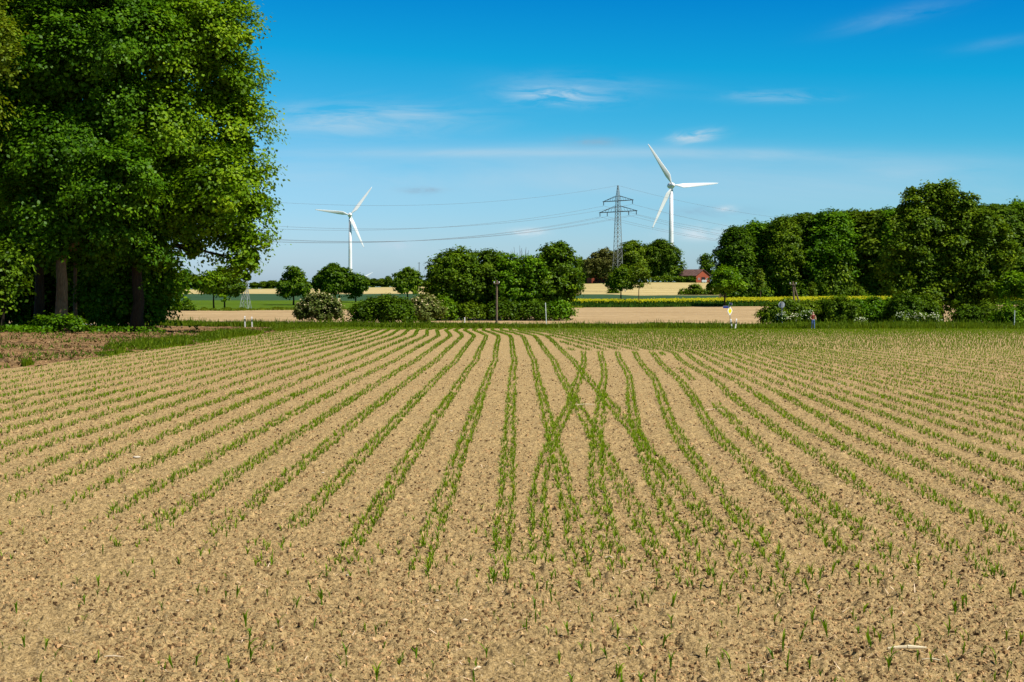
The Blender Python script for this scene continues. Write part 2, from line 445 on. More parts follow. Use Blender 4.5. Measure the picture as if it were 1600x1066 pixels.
# ------------------------------------------------------------------ noise for the soil relief
def _h(ix, iy, s):
    h = (ix.astype(np.int64) * 374761393 + iy.astype(np.int64) * 668265263 + s * 974711) & 0x7fffffff
    h = ((h ^ (h >> 13)) * 1274126177) & 0x7fffffff
    h = (h ^ (h >> 16)) & 0xffffff
    return h / float(0xffffff)
def vnoise(x, y, s):
    ix = np.floor(x).astype(np.int64); iy = np.floor(y).astype(np.int64)
    fx = x - ix; fy = y - iy; fx = fx * fx * (3 - 2 * fx); fy = fy * fy * (3 - 2 * fy)
    a = _h(ix, iy, s); b = _h(ix + 1, iy, s); c = _h(ix, iy + 1, s); d = _h(ix + 1, iy + 1, s)
    return (a * (1 - fx) + b * fx) * (1 - fy) + (c * (1 - fx) + d * fx) * fy
def clods(x, y, s, prob):
    """domes of random size, at most one per unit cell: soil clods"""
    ix = np.floor(x).astype(np.int64); iy = np.floor(y).astype(np.int64)
    out = np.zeros_like(x)
    for dx in (-1, 0, 1):
        for dy in (-1, 0, 1):
            cx, cy = ix + dx, iy + dy
            on = _h(cx, cy, s + 5) < prob
            px = cx + .15 + .7 * _h(cx, cy, s); py = cy + .15 + .7 * _h(cx, cy, s + 1)
            r = .16 + .42 * _h(cx, cy, s + 2) ** 1.8
            ax = .75 + .5 * _h(cx, cy, s + 3)
            d2 = ((x - px) * ax) ** 2 + ((y - py) / ax) ** 2
            out = np.maximum(out, np.where(on, np.sqrt(np.maximum(r * r - d2, 0)), 0))
    return out
def relief(x, y):
    far = np.clip((70 - y) / 40, 0, 1)
    z = (vnoise(x / .9, y / .9, 1) - .5) * .03 + (vnoise(x / .33, y / .33, 2) - .5) * .02
    z += (vnoise(x / .12, y / .12, 3) - .5) * .03 * far + (vnoise(x / .045, y / .045, 4) - .5) * .026 * np.clip((28 - y) / 12, 0, 1)
    wx = x + (vnoise(x / .06, y / .06, 7) - .5) * .05; wy = y + (vnoise(x / .06, y / .06, 8) - .5) * .05
    z += clods(wx / .26, wy / .26, 11, .16) * .26 * .34
    z += clods(wx / .12, wy / .12, 21, .4) * .12 * .55 * far
    z += clods(wx / .06, wy / .06, 31, .7) * .06 * .75 * np.clip((25 - y) / 10, 0, 1)
    return z - .012

# ------------------------------------------------------------------ ground sheets
EDGE_T = [-3, -1.2, -.6, -.36, -.29, -.225, -.18, -.15, -.126, -.05, 3]
EDGE_D = [14, 24, 34, 47, 56, 71, 92, 116, 138, 141, 141]
def Eg(t): return np.interp(t, EDGE_T, EDGE_D)
tin = np.linspace(-.39, .39, 960)
tout = np.array([.45, .52, .6, .7, .85, 1.0, 1.3, 1.7, 2.2, 3.0])
ts = np.concatenate([-tout[::-1], tin, tout])
u = np.linspace(0, 1, 1250)[:, None]
Dg = 8.4 * (Eg(ts)[None, :] / 8.4) ** u
X = ts[None, :] * Dg
Z = G(X, Dg) + relief(X, Dg)
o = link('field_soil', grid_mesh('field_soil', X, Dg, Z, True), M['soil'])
tag(o, 'pale brown cloddy soil of the maize field', 'field', kind='structure')
xn = np.linspace(-22, 22, 60)[None, :].repeat(30, 0); yn = np.linspace(-40, 9.2, 30)[:, None].repeat(60, 1)
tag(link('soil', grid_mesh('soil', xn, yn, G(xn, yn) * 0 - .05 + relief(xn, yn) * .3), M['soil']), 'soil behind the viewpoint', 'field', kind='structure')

tcoarse = np.concatenate([-tout[::-1], np.linspace(-.42, .42, 160), tout])
def sheet(name, d0, d1, mat, label, ny=14, geo=False, t=None):
    t = tcoarse if t is None else t
    a = np.array([d0(v) if callable(d0) else d0 for v in t], float); b = np.array([d1(v) if callable(d1) else d1 for v in t], float)
    uu = np.linspace(0, 1, ny)[:, None]
    D = a * (b / a) ** uu if geo else a + (b - a) * uu
    X = t[None, :] * D
    o = link(name, grid_mesh(name, X, D, G(X, D) - (.03 if name in ('dirt_strip', 'grass_verge') else 0) + (vnoise(X / .8, D / .8, 5) * .10 + vnoise(X / .3, D / .3, 6) * .06 - .08 if name == 'dirt_strip' else 0)), mat)
    return tag(o, label, 'ground', kind='structure')
VERGE0, VERGE1 = 141, 152
def wob(t, s, a): return a * (vnoise(np.asarray(t, float) * 45, np.zeros_like(np.asarray(t, float)) + .5, s) - .5)
B1 = lambda t: np.interp(t, [-.4, -.2, -.1, .1, .2, .3], [250, 252, 262, 286, 300, 306]) + wob(t, 101, 5)
B2 = lambda t: 330 + wob(t, 102, 12)
B3 = lambda t: 420 + wob(t, 103, 16)
tl = tcoarse[tcoarse < -.118]
dirt = sheet('dirt_strip', lambda t: Eg(t) - 1.0, VERGE0 + 1, M['dirt'], 'bare brown dirt beside the left wood', 400, False, np.concatenate([tl[tl < -.42], np.linspace(-.42, -.118, 300)]))
sheet('grass_verge', VERGE0 - .8, VERGE1, M['vergeground'], 'grassy verge along the far field edge', 6)
sheet('lane', VERGE1, 157, M['asphalt'], 'narrow lane behind the verge', 4)
sheet('stubble_field', 157, B1, M['stubble'], 'bare tan field behind the lane', 24)
tL = tcoarse[tcoarse <= .045]; tR = tcoarse[tcoarse >= tL[-1]]
sheet('green_field', B1, B2, M['green_crop'], 'bright green crop strip', 14, False, tL)
sheet('rapeseed_field', B1, 345, M['green_crop'], 'ground under the rapeseed', 14, False, tR)
sheet('blue_green_field', B2, B3, M['teal_crop'], 'blue green crop strip', 14, False, tL)
tM = tR[tR <= .15]; tW = tR[tR >= tM[-1]]
sheet('dark_green_field', 345, B3, M['teal_crop'], 'dark green crop strip', 12, False, tM)
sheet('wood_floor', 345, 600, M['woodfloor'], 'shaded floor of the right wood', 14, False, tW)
tP = tcoarse[tcoarse <= tM[-1]]
sheet('pale_field', B3, 600, M['pale_crop'], 'pale ripening crop on the rise', 24, False, tP)
sheet('far_ground', 600, 9000, M['green_crop'], 'land beyond the rise', 40, True)

# ------------------------------------------------------------------ left wood
rngm = np.random.default_rng(3)
def left_tree(name, label, px, D, L, mat, bk, fork, r0, seed, leaf=.245, per=15, cr=1.0, fill=.25, limbs=10):
    b = foot(px, D)
    return tree(name, label, 'tree', b, px_lobes(b, D, L, rngm), mat, bk, leaf, cr, per, fork, r0, seed, 'broadleaf trees of the left wood', limbs=limbs, fill=fill)
left_tree('maple_tree', 'broad bright green maple whose crown overhangs the field edge and the distant lattice mast', 215, 95,
    [(326, 62, 58), (366, 54, 30), (342, 150, 56), (368, 225, 40), (348, 300, 58), (330, 350, 52), (374, 360, 38), (262, 210, 75), (262, 320, 66), (265, 90, 66),
     (215, 370, 42), (245, -20, 66), (230, -110, 70), (394, 400, 15), (300, 390, 20), (225, 10, 70), (190, 250, 70), (384, 130, 16), (394, 275, 17), (250, 412, 20), (386, 432, 7), (372, 408, 12), (300, 0, 18), (388, 60, 10), (386, 180, 12), (398, 330, 14)],
    M['maple'], M['bark_dark'], 5.2, .42, 11, limbs=16)
left_tree('broadleaf_tree', 'tall deep green tree with the sunlit pale trunk in the left wood', 97, 91,
    [(185, 70, 75), (165, 180, 68), (185, 300, 62), (140, 345, 55), (105, 250, 75), (110, 110, 70), (150, -40, 85), (120, -150, 80), (60, 330, 46), (175, 375, 36), (95, 368, 36), (165, 395, 30, 2.5), (205, 400, 32, 2.5), (120, 400, 30, 2.0), (60, 392, 36, 2.0), (100, 392, 22, -1)],
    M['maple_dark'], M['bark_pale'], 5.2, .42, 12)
left_tree('broadleaf_tree', 'dark green tree with twin brown trunk beside the pale trunk in the left wood', 62, 94,
    [(60, 60, 85), (40, 180, 80), (75, 300, 62), (20, 310, 60), (70, -60, 85), (10, -30, 80), (-40, 80, 80), (-30, 240, 80), (20, -160, 80)],
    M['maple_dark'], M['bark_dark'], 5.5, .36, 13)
left_tree('broadleaf_tree', 'yellow green tree reaching in at the far left of the left wood', -62, 84,
    [(-20, 92, 30), (2, 75, 17), (4, 105, 15), (-50, 70, 50), (-70, 180, 55), (-75, 290, 50), (-70, -30, 55)],
    M['lime'], M['bark'], 4.0, .28, 14, per=7)
left_tree('broadleaf_tree', 'shaded tree with a thin pale leaning trunk standing deep in the left wood', 118, 106,
    [(60, 180, 110), (170, 220, 100), (250, 260, 80), (120, 350, 90), (30, 360, 80), (210, 360, 70), (150, 60, 110)],
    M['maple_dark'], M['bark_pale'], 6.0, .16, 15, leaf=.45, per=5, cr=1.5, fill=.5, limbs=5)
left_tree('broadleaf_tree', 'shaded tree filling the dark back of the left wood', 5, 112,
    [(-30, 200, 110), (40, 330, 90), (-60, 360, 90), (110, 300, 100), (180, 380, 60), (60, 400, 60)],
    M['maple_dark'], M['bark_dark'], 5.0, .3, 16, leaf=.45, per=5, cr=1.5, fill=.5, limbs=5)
def px_bush(label, px, D, L, mat, leaf, cr, per, seed, group=None, blossoms=0, name='bush', sprays=8, cat='bush', bmat='blossom'):
    b = foot(px, D)
    return bush(label, b, px_lobes(b, D, L, rngm), mat, leaf, cr, per, seed, group, blossoms, name, sprays, cat, bmat)
ug = 'undergrowth bushes of the left wood'
px_bush('dark bush with ragged twigs at the end of the left wood beside the tan field', 222, 97, [(222, 480, 30), (205, 465, 32), (238, 492, 18), (180, 490, 24), (247, 497, 9)], M['maple_dark'], .24, .7, 8, 21, ug)
px_bush('lime green elder leaning out under the maple branches', 236, 101, [(240, 445, 24), (215, 435, 26), (250, 462, 14), (228, 470, 22), (260, 440, 12)], M['maple'], .26, .7, 8, 22, ug, name='elder')
px_bush('sunlit leafy bush at the near end of the left wood', 2, 87, [(5, 430, 26), (-10, 465, 26), (16, 462, 14), (-30, 430, 34), (22, 405, 18)], M['wood'], .24, .7, 8, 23, ug)
px_bush('low nettle patch glowing green at the foot of the pale trunk', 88, 88, [(75, 508, 7), (90, 509, 7), (105, 508, 6), (60, 507, 7), (120, 511, 4)], M['maple'], .2, .35, 8, 24, ug, name='nettle_clump', cat='plant')
for k, (px, D, lab) in enumerate(((206, 100, 'dark leafy bush deep in shade behind the broad bright maple trunk'), (20, 127, 'dark undergrowth bush farthest back at the left of the wood'), (120, 128, 'dark undergrowth bush farthest back between the thin and pale trunks'), (60, 126, 'dark undergrowth bush farthest back between twin and pale trunks'), (150, 112, 'dark undergrowth bush in the gap beside the thin leaning trunk'), (45, 116, 'dark undergrowth bush behind the twin brown trunk'),
        (195, 115, 'dark undergrowth bush behind the ragged bush of the left wood'), (95, 119, 'dark undergrowth bush behind the pale trunk'), (-20, 112, 'dark undergrowth bush behind the near sunlit bush'))):
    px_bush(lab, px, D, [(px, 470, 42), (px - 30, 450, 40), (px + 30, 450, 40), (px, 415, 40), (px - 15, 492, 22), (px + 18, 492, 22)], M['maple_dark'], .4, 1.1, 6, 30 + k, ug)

# ------------------------------------------------------------------ row of field trees (far side of the stubble)
def lollipop(name, label, px, D, L, mat, leaf, seed, fork, r0, group='single trees along the green strip', per=7, cr=.8, bk='bark_dark'):
    b = foot(px, D)
    return tree(name, label, 'tree', b, px_lobes(b, D, L, rngm), mat, M[bk], leaf, cr, per, fork, r0, seed, group, sprays=8, limbs=5)
lollipop('field_tree', 'bright green round tree of the pair beside the pale lattice mast', 334, 256, [(336, 445, 14), (327, 450, 13), (345, 438, 13), (328, 440, 10), (350, 455, 12)], M['maple'], .45, 41, 2.6, .17)
lollipop('field_tree', 'darker olive green tree of the pair beside the pale lattice mast', 351, 257, [(354, 445, 15), (365, 450, 13), (350, 436, 11), (364, 438, 11), (370, 458, 8)], M['wood'], .45, 42, 2.4, .17)
lollipop('field_tree', 'pointed single tree standing left of the creamy flowering bush', 459, 292, [(459, 432, 10), (457, 443, 14), (450, 450, 12), (468, 450, 12), (458, 455, 12), (445, 458, 7), (475, 458, 6)], M['wood'], .5, 43, 2.4, .2)
lollipop('field_tree', 'wide dark crowned tree at the foot of the smaller turbine tower', 524, 318, [(522, 436, 17), (508, 440, 14), (536, 440, 16), (522, 450, 16), (505, 448, 10), (541, 450, 11), (520, 426, 9)], M['wood'], .5, 44, 2.4, .22)
lollipop('field_tree', 'small round tree under the right side of the wide dark crown', 556, 316, [(557, 447, 11), (551, 452, 9), (563, 451, 9), (557, 457, 8), (562, 441, 7)], M['wood'], .5, 45, 2.0, .16)
lollipop('field_tree', 'round two stemmed tree in front of the thin distant utility pole', 637, 330, [(637, 432, 10), (628, 441, 11), (646, 441, 11), (637, 448, 12), (626, 451, 8), (648, 451, 8)], M['wood'], .5, 46, 2.2, .2)
lollipop('field_tree', 'dark small tree in front of the pylon foot', 970, 350, [(970, 430, 10), (963, 440, 11), (978, 439, 11), (970, 445, 12), (958, 447, 7), (984, 444, 7)], M['wood'], .5, 47, 2.4, .18)
lollipop('field_tree', 'thin sparse young tree beside the dark small tree at the pylon foot', 998, 296, [(998, 430, 9), (992, 438, 7), (1005, 437, 7), (997, 422, 6), (1003, 446, 5)], M['far'], .42, 48, 3.2, .11, per=3, bk='bark')
lollipop('field_tree', 'bright round tree with dark shadow at its foot, beside the right wood', 1132, 291, [(1132, 440, 15), (1122, 446, 12), (1145, 446, 13), (1132, 450, 14), (1128, 430, 9), (1140, 433, 9), (1153, 446, 7)], M['maple'], .48, 49, 2.2, .22)
lollipop('sapling', 'slim pale young poplar in front of the right wood edge', 1188, 318, [(1188, 432, 4), (1188, 440, 4.5), (1188, 448, 4), (1188, 425, 3)], M['far'], .4, 50, 1.6, .08, None, per=4, cr=.5, bk='bark_pale')
lollipop('sapling', 'little roadside sapling before the yellow field, near the walking person', 1270, 297, [(1270, 453, 4.5), (1269, 447, 3.5), (1271, 459, 3.5)], M['far'], .35, 51, 2.2, .06, None, per=4, cr=.45, bk='bark_pale')
px_bush('small dark bush in the green strip near the pair of trees', 290, 250, [(290, 480, 7), (283, 483, 6), (298, 483, 6)], M['wood'], .4, .6, 6, 52)

# ------------------------------------------------------------------ copse in mid field
cg = 'trees of the copse in mid field'
def cop(label, px, D, L, mat, seed, fork=1.6, per=8):
    b = foot(px, D)
    return tree('copse_tree', label, 'tree', b, px_lobes(b, D, L, rngm, .8), mat, M['bark_dark'], .36, .8, per, fork, .24, seed, cg, limbs=7)
cop('rounded dark tree at the left end of the copse', 705, 190, [(700, 425, 25), (690, 445, 22), (715, 420, 22), (705, 455, 28), (684, 460, 16), (725, 440, 24), (712, 478, 20), (690, 478, 17), (726, 405, 9)], M['wood'], 61)
cop('second tree of the copse, with an olive tinge behind the wooden pole', 762, 192, [(752, 425, 24), (770, 420, 20), (760, 445, 26), (740, 450, 22), (780, 445, 20), (765, 470, 22), (765, 408, 9)], M['far'], 62)
cop('low middle tree of the copse below the bare twigs', 812, 190, [(800, 430, 20), (815, 435, 20), (830, 425, 18), (808, 455, 24), (830, 455, 22), (792, 415, 9), (795, 452, 20), (815, 475, 18)], M['maple_dark'], 63)
cop('tallest tree at the right end of the copse', 868, 191, [(868, 410, 22), (880, 425, 22), (850, 425, 20), (860, 445, 24), (888, 445, 17), (870, 465, 20), (862, 480, 18), (872, 398, 12), (894, 452, 10), (858, 398, 9)], M['wood'], 64)
for k, (px, top, hw, lab, mt) in enumerate(((690, 474, 16, 'low bush at the left foot of the copse', 'maple_dark'), (735, 480, 24, 'spreading bush under the left half of the copse', 'bush'),
        (790, 476, 24, 'bright low bush behind the foot of the wooden pole', 'bush'), (838, 476, 22, 'leafy bush between the pole and the thin white post under the copse', 'bush'), (873, 478, 14, 'round bush at the right foot of the copse', 'maple_dark'))):
    h = (500 - top) / 2
    px_bush(lab, px, 186, [(px, top + h, h), (px - hw * .55, top + h * 1.15, h * .9), (px + hw * .55, top + h * 1.15, h * .9), (px - hw * .9, 492, 7), (px + hw * .9, 492, 7)], M[mt], .3, .6, 8, 70 + k, 'bushes at the foot of the copse')
b = foot(815, 196); mb = MB(); rr = random.Random(4)
for px, py in ((803, 386), (798, 392), (812, 384), (815, 388), (822, 386), (826, 391), (808, 394)):
    p = at(px, py, 196) - b
    q = at(800 + (px - 800) * .5 + 6, 440, 196) - b
    mb.tube([(0, 0, -.1), q, q.lerp(p, .5) + Vector((.1, 0, 0)), p], [.12, .07, .05, .015], 5)
    for s in range(3):
        c = q.lerp(p, .45 + .15 * s); mb.tube([c, c + Vector((rr.uniform(-.5, .5), rr.uniform(-.3, .3), .9))], [.025, .01], 4)
tag(mb.build('dead_tree', M['bark']), 'leafless dead tree poking bare twigs above the copse', 'tree').location = b

# flowering bushes in front of the copse
px_bush('rounded bush full of cream blossom standing alone before the tan field', 498, 166, [(495, 480, 16), (480, 488, 13), (515, 484, 15), (500, 492, 13), (525, 492, 9), (468, 494, 7), (505, 474, 9)], M['bushlight'], .26, .5, 8, 81, 'cream flowering bushes', 480, 'flowering_bush')
px_bush('second cream flowering bush leaning against the left end of the copse', 664, 168, [(662, 484, 17), (648, 490, 13), (677, 488, 13), (668, 476, 9), (660, 495, 12)], M['bushlight'], .26, .5, 8, 82, 'cream flowering bushes', 300, 'flowering_bush')
px_bush('wide low dark green thicket between the two cream flowering bushes', 592, 160, [(565, 490, 13), (585, 486, 15), (605, 484, 15), (625, 487, 15), (600, 495, 14), (555, 498, 8), (637, 497, 11), (575, 498, 9)], M['bush'], .25, .5, 8, 83)
px_bush('brownish shrub top rising behind the low dark thicket', 600, 172, [(598, 478, 10), (612, 478, 9), (590, 483, 8), (606, 488, 10)], M['olive'], .26, .45, 6, 84)

# ------------------------------------------------------------------ right wood behind the rapeseed
def proto_tree(seed, H, W, mat, leaf, cr, per, trunk_h, r0, name, label, group, n=9):
    rng = np.random.default_rng(seed)
    L = []
    for k in range(n):
        z = H * (trunk_h + (1 - trunk_h) * (.12 + .76 * k / (n - 1)))
        prof = math.sin(math.pi * min(.97, .18 + .78 * k / (n - 1))) ** .6
        a = k * 2.4 + rng.uniform(-.4, .4); rad = W * .5 * prof
        r = W * rng.uniform(.15, .28)
        L.append((math.cos(a) * max(0, rad - r), math.sin(a) * max(0, rad - r), min(z, H - r), r))
    L.append((0, 0, H * .6, W * .33)); L.append((W * .06, 0, H * .82, W * .25))
    return tree(name, label, 'tree', Vector((0, 0, 0)), L, mat, M['bark_dark'], leaf, cr, per, H * trunk_h * 1.1, r0, seed, group, sprays=8, limbs=8)
wg = 'trees of the wood behind the rapeseed'
WL = 'tall dark green tree in the closed row of the wood behind the yellow rapeseed'
protos = [proto_tree(90, 20, 11, M['wood'], .55, 1.1, 7, .16, .35, 'wood_tree', WL, wg, 17), proto_tree(91, 20, 11.5, M['maple_dark'], .55, 1.15, 7, .10, .35, 'wood_tree', WL, wg, 17),
          proto_tree(92, 20, 10.5, M['far'], .55, 1.0, 7, .12, .32, 'wood_tree', WL, wg, 17)]
row = [(1150, 352, 350, 0), (1186, 342, 356, 1), (1222, 336, 350, 0), (1258, 325, 358, 2), (1296, 324, 352, 1), (1334, 326, 360, 0), (1368, 320, 354, 2), (1400, 318, 350, 1), (1436, 322, 358, 0),
       (1476, 322, 352, 1), (1520, 318, 358, 0), (1556, 311, 352, 2), (1594, 308, 356, 1), (1630, 312, 352, 0), (1170, 356, 366, 1), (1240, 334, 372, 1), (1315, 328, 374, 0), (1385, 322, 372, 1), (1455, 326, 372, 1), (1540, 318, 372, 0), (1610, 314, 372, 1)]
first = [True] * 3
wl = {0: 'tall tree with an open loose crown ending the right wood above the small round tree', 14: None}
for k, (px, top, D, pi) in enumerate(row):
    b = foot(px, D); H = at(px, top, D).z - b.z; s = H / 20. * .93
    lab = wl.get(k) or WL
    rz = (k * 1.7) % 6.28; sx = s * (1.12, 1.35, 1.0, 1.25, 1.18)[k % 5]
    if first[pi] and k > 0:
        first[pi] = False; o = protos[pi]; o.location = b; o.scale = (sx, sx, s); o.rotation_euler = (0, 0, rz)
    else:
        copy_thing(protos[pi], b, rz, (sx, sx, s), lab, wg)
ulab = 'leafy undergrowth bush at the foot of the wood behind the yellow rapeseed'
ub = None
for k, px in enumerate(range(1160, 1640, 30)):
    b = foot(px, 347 + (k * 7) % 5)
    if ub is None:
        rng = np.random.default_rng(95)
        ub = bush(ulab, b, [(0, 0, 2.2, 2.4), (2.2, .5, 1.8, 2.0), (-2.2, 0, 1.7, 1.9), (.5, 0, 3.9, 1.9)], M['wood'], .5, .9, 6, 95, 'undergrowth of the wood behind the rapeseed')
    else:
        s = .75 + .5 * ((k * 37) % 10) / 10
        copy_thing(ub, b, k * 1.3, (s, s, s * (1 + .3 * (k % 3))), ulab)

# big tree and hedge at the lane, right
def near_tree(name, label, px, D, L, mat, leaf, cr, per, fork, r0, seed, bk='bark_dark', limbs=12):
    L = [(l[0], l[1] + 6, l[2] * .86 - 2) for l in L]
    b = foot(px, D)
    return tree(name, label, 'tree', b, px_lobes(b, D, L, rngm, .7), mat, M[bk], leaf, cr, per, fork, r0, seed, None, limbs=limbs)
near_tree('broadleaf_tree', 'large spreading dark green tree rising from the lane hedge before the right wood', 1470, 166,
    [(1440, 325, 24), (1470, 312, 22), (1495, 325, 26), (1425, 350, 30), (1462, 350, 36), (1505, 355, 32), (1535, 355, 26), (1410, 385, 26), (1445, 395, 36), (1490, 395, 38), (1535, 390, 32), (1402, 420, 22), (1435, 430, 30),
     (1480, 435, 34), (1525, 425, 30), (1555, 415, 22), (1445, 460, 22), (1500, 462, 26), (1540, 450, 22), (1428, 302, 10), (1456, 296, 9), (1480, 295, 9), (1515, 318, 14), (1400, 352, 12), (1415, 448, 14), (1425, 318, 12), (1422, 462, 18), (1448, 480, 18), (1502, 482, 20), (1535, 474, 18), (1572, 398, 18), (1562, 370, 18), (1400, 440, 14)],
    M['wood'], .34, .85, 10, 4.2, .38, 101)
near_tree('young_tree', 'light green young tree at the frame edge beside the large spreading tree', 1568, 160,
    [(1575, 450, 15), (1590, 440, 14), (1595, 455, 12), (1580, 435, 11), (1562, 455, 10), (1610, 448, 14)], M['maple'], .34, .7, 7, 2.4, .12, 102, 'bark', 6)
near_tree('young_tree', 'thin stemmed young tree half hidden under the right limbs of the large spreading tree', 1554, 168,
    [(1552, 440, 15), (1540, 452, 12), (1562, 448, 11), (1550, 458, 10)], M['maple_dark'], .34, .7, 7, 2.4, .10, 103, 'bark_dark', 5)
hg = 'hedge bushes along the lane'
hb = [(1207, 482, 17, 'bush', 'hedge bush behind the round grey sign'), (1232, 474, 16, 'bush', 'hedge bush at the foot of the braced wooden pole'), (1258, 478, 17, 'bush', 'hedge bush just left of the walking person'),
      (1288, 474, 20, 'bush', 'sunlit hedge bush just right of the walking person'), (1312, 470, 16, 'bush', 'hedge bush between the sunlit one and the dark clipped part of the hedge'), (1338, 474, 18, 'maple_dark', 'first dark upright bush in the middle of the lane hedge'),
      (1362, 470, 15, 'maple_dark', 'second dark upright bush in the middle of the lane hedge'), (1388, 474, 18, 'maple_dark', 'dark bush of the lane hedge next to the light green one'), (1412, 466, 18, 'bush', 'light green hedge bush left of the big trunk'),
      (1440, 470, 17, 'bush', 'hedge bush touching the big trunk of the spreading tree'), (1512, 484, 17, 'bush', 'low hedge bush right of the big trunk'), (1540, 478, 18, 'bush', 'rounded hedge bush before the gap showing the tan field'),
      (1572, 484, 17, 'maple_dark', 'dark low hedge bush beneath the light green young tree'), (1600, 478, 18, 'bush', 'hedge bush behind the thin pale post at the frame edge')]
for k, (px, top, hw, mt, lab) in enumerate(hb):
    D = 156 + (k * 5) % 4; h = (508 - top) / 2
    L = [(px, top + h * .75, h * .75), (px - hw * .5, top + h * 1.2, h * .75), (px + hw * .5, top + h * 1.15, h * .8), (px - hw * .8, 500, 8), (px + hw * .8, 500, 8), (px + hw * .2, top + 5, 6), (px - hw * .4, top + 9, 7)]
    px_bush(lab, px, D, L, M[mt], .24, .5, 8, 110 + k, hg)
for k, (px, py, r, lab) in enumerate(((1222, 499, 6, 'white flowering cow parsley at the foot of the round grey sign'), (1242, 500, 6, 'white flowering cow parsley between the round sign and the wooden pole'), (1259, 497, 8, 'tall clump of white flowering cow parsley beside the walking person'),
        (1408, 500, 7, 'white flowering cow parsley under the light green hedge bush'), (1436, 501, 7, 'white flowering cow parsley beside the big trunk'), (1458, 501, 6, 'small cow parsley right under the big trunk'), (1346, 503, 4, 'few white umbels under the dark hedge bushes'))):
    px_bush(lab, px, 151.5, [(px, py, r), (px - r * .8, py + 2, r * .8), (px + r * .8, py + 2, r * .7)], M['bush'], .16, .3, 6, 130 + k, 'cow parsley clumps on the verge', 160, 'cow_parsley', cat='wildflower', bmat='whiteflower')

# ------------------------------------------------------------------ trees on the rise
rg = 'trees around the barn on the rise'
def rise(label, px, D, L, mat, seed, leaf=.75):
    b = foot(px, D)
    return tree('broadleaf_tree', label, 'tree', b, px_lobes(b, D, L, rngm, .6), mat, M['bark_dark'], leaf, 1.5, 7, 2.5, .35, seed, rg, sprays=8, limbs=6)
rise('olive brown tree left of the pylon on the rise', 937, 612, [(937, 410, 14), (928, 418, 12), (948, 405, 13), (935, 425, 13), (945, 422, 13), (922, 428, 8)], M['olive'], 141)
rise('deep green tree right behind the pylon on the rise', 985, 618, [(985, 398, 15), (972, 408, 15), (996, 408, 15), (985, 420, 16), (970, 424, 13), (998, 426, 12), (990, 388, 9)], M['wood'], 142)
rise('broad green tree at the foot of the larger turbine tower', 1035, 620, [(1030, 395, 15), (1045, 402, 15), (1018, 402, 13), (1035, 415, 17), (1052, 415, 12), (1020, 424, 13), (1045, 428, 12), (1032, 386, 8), (1056, 424, 9)], M['far'], 143)
rise('narrow green tree wedged between the two big crowns on the rise', 1010, 626, [(1008, 402, 11), (1010, 416, 13), (1008, 428, 11), (1012, 392, 7)], M['wood'], 144)
rise('small dark conical tree beside the barn gable', 1104, 640, [(1103, 410, 6), (1106, 417, 7), (1103, 424, 8), (1108, 427, 7), (1102, 405, 3.5)], M['wood'], 145)
for k, (px, top, hw, lab) in enumerate(((1086, 447, 8, 'pointed little bush on the field boundary below the barn'), (1070, 455, 7, 'small round bush on the field boundary left of the pointed bush'), (1104, 455, 14, 'flat wide bush on the field boundary beside the bright round tree'), (957, 457, 8, 'dark low bush at the left leg of the pylon'))):
    D = 425 if k < 3 else 440
    px_bush(lab, px, D, [(px, (top + 462) / 2, (462 - top) / 2), (px - hw * .5, 460, 4), (px + hw * .5, 460, 4), (px + hw * .9, 461, 3)], M['far'], .55, .8, 6, 150 + k)
for k, (px, lab) in enumerate(((1064, 'low hedge clump in front of the barn left wall'), (1078, 'low hedge clump under the barn corner'), (1050, 'low hedge clump at the feet of the broad green tree'), (1026, 'low hedge clump under the gap between the two big crowns on the rise'), (1040, 'low hedge clump at the left side below the broad green tree'))):
    px_bush(lab, px, 606, [(px, 437, 2.6), (px - 4, 437.5, 2.2), (px + 4, 437.5, 2.2)], M['bush'], .6, .8, 6, 155 + k)
# horizon trees
hp = None
hz = [(258, 430, 13), (272, 434, 10), (288, 429, 14), (303, 434, 12), (318, 436, 12), (398, 443, 7), (412, 442, 9), (426, 441, 10), (440, 444, 8), (455, 443, 8), (480, 443, 9), (500, 443, 9), (560, 436, 8), (572, 437, 9), (584, 438, 9), (597, 438, 9), (607, 435, 6), (616, 440, 7), (628, 441, 7), (648, 441, 7), (662, 441, 7), (907, 411, 9), (916, 414, 9), (925, 420, 8)]
hl = 'tiny far tree in the low line along the horizon beyond the pale crop'
for k, (px, top, hw) in enumerate(hz):
    D = 660 + (k * 53) % 60
    b = foot(px, D); tp = at(px, top, D).z
    H = max(2.5, tp - b.z); W = 2 * hw * D / F * 1.15
    if hp is None:
        hp = proto_tree(160, 6, 6, M['far'], .8, 1.0, 6, .02, .2, 'horizon_tree', hl, 'far trees along the horizon', 7)
        hp.location = b; hp.scale = (W / 6, W / 6, H / 6)
    else:
        copy_thing(hp, b, k * 2.1, (W / 6, W / 6, H / 6), 'far bluish tree on the rise behind the right end of the copse' if k >= 21 else hl, 'far trees behind the copse' if k >= 21 else None)

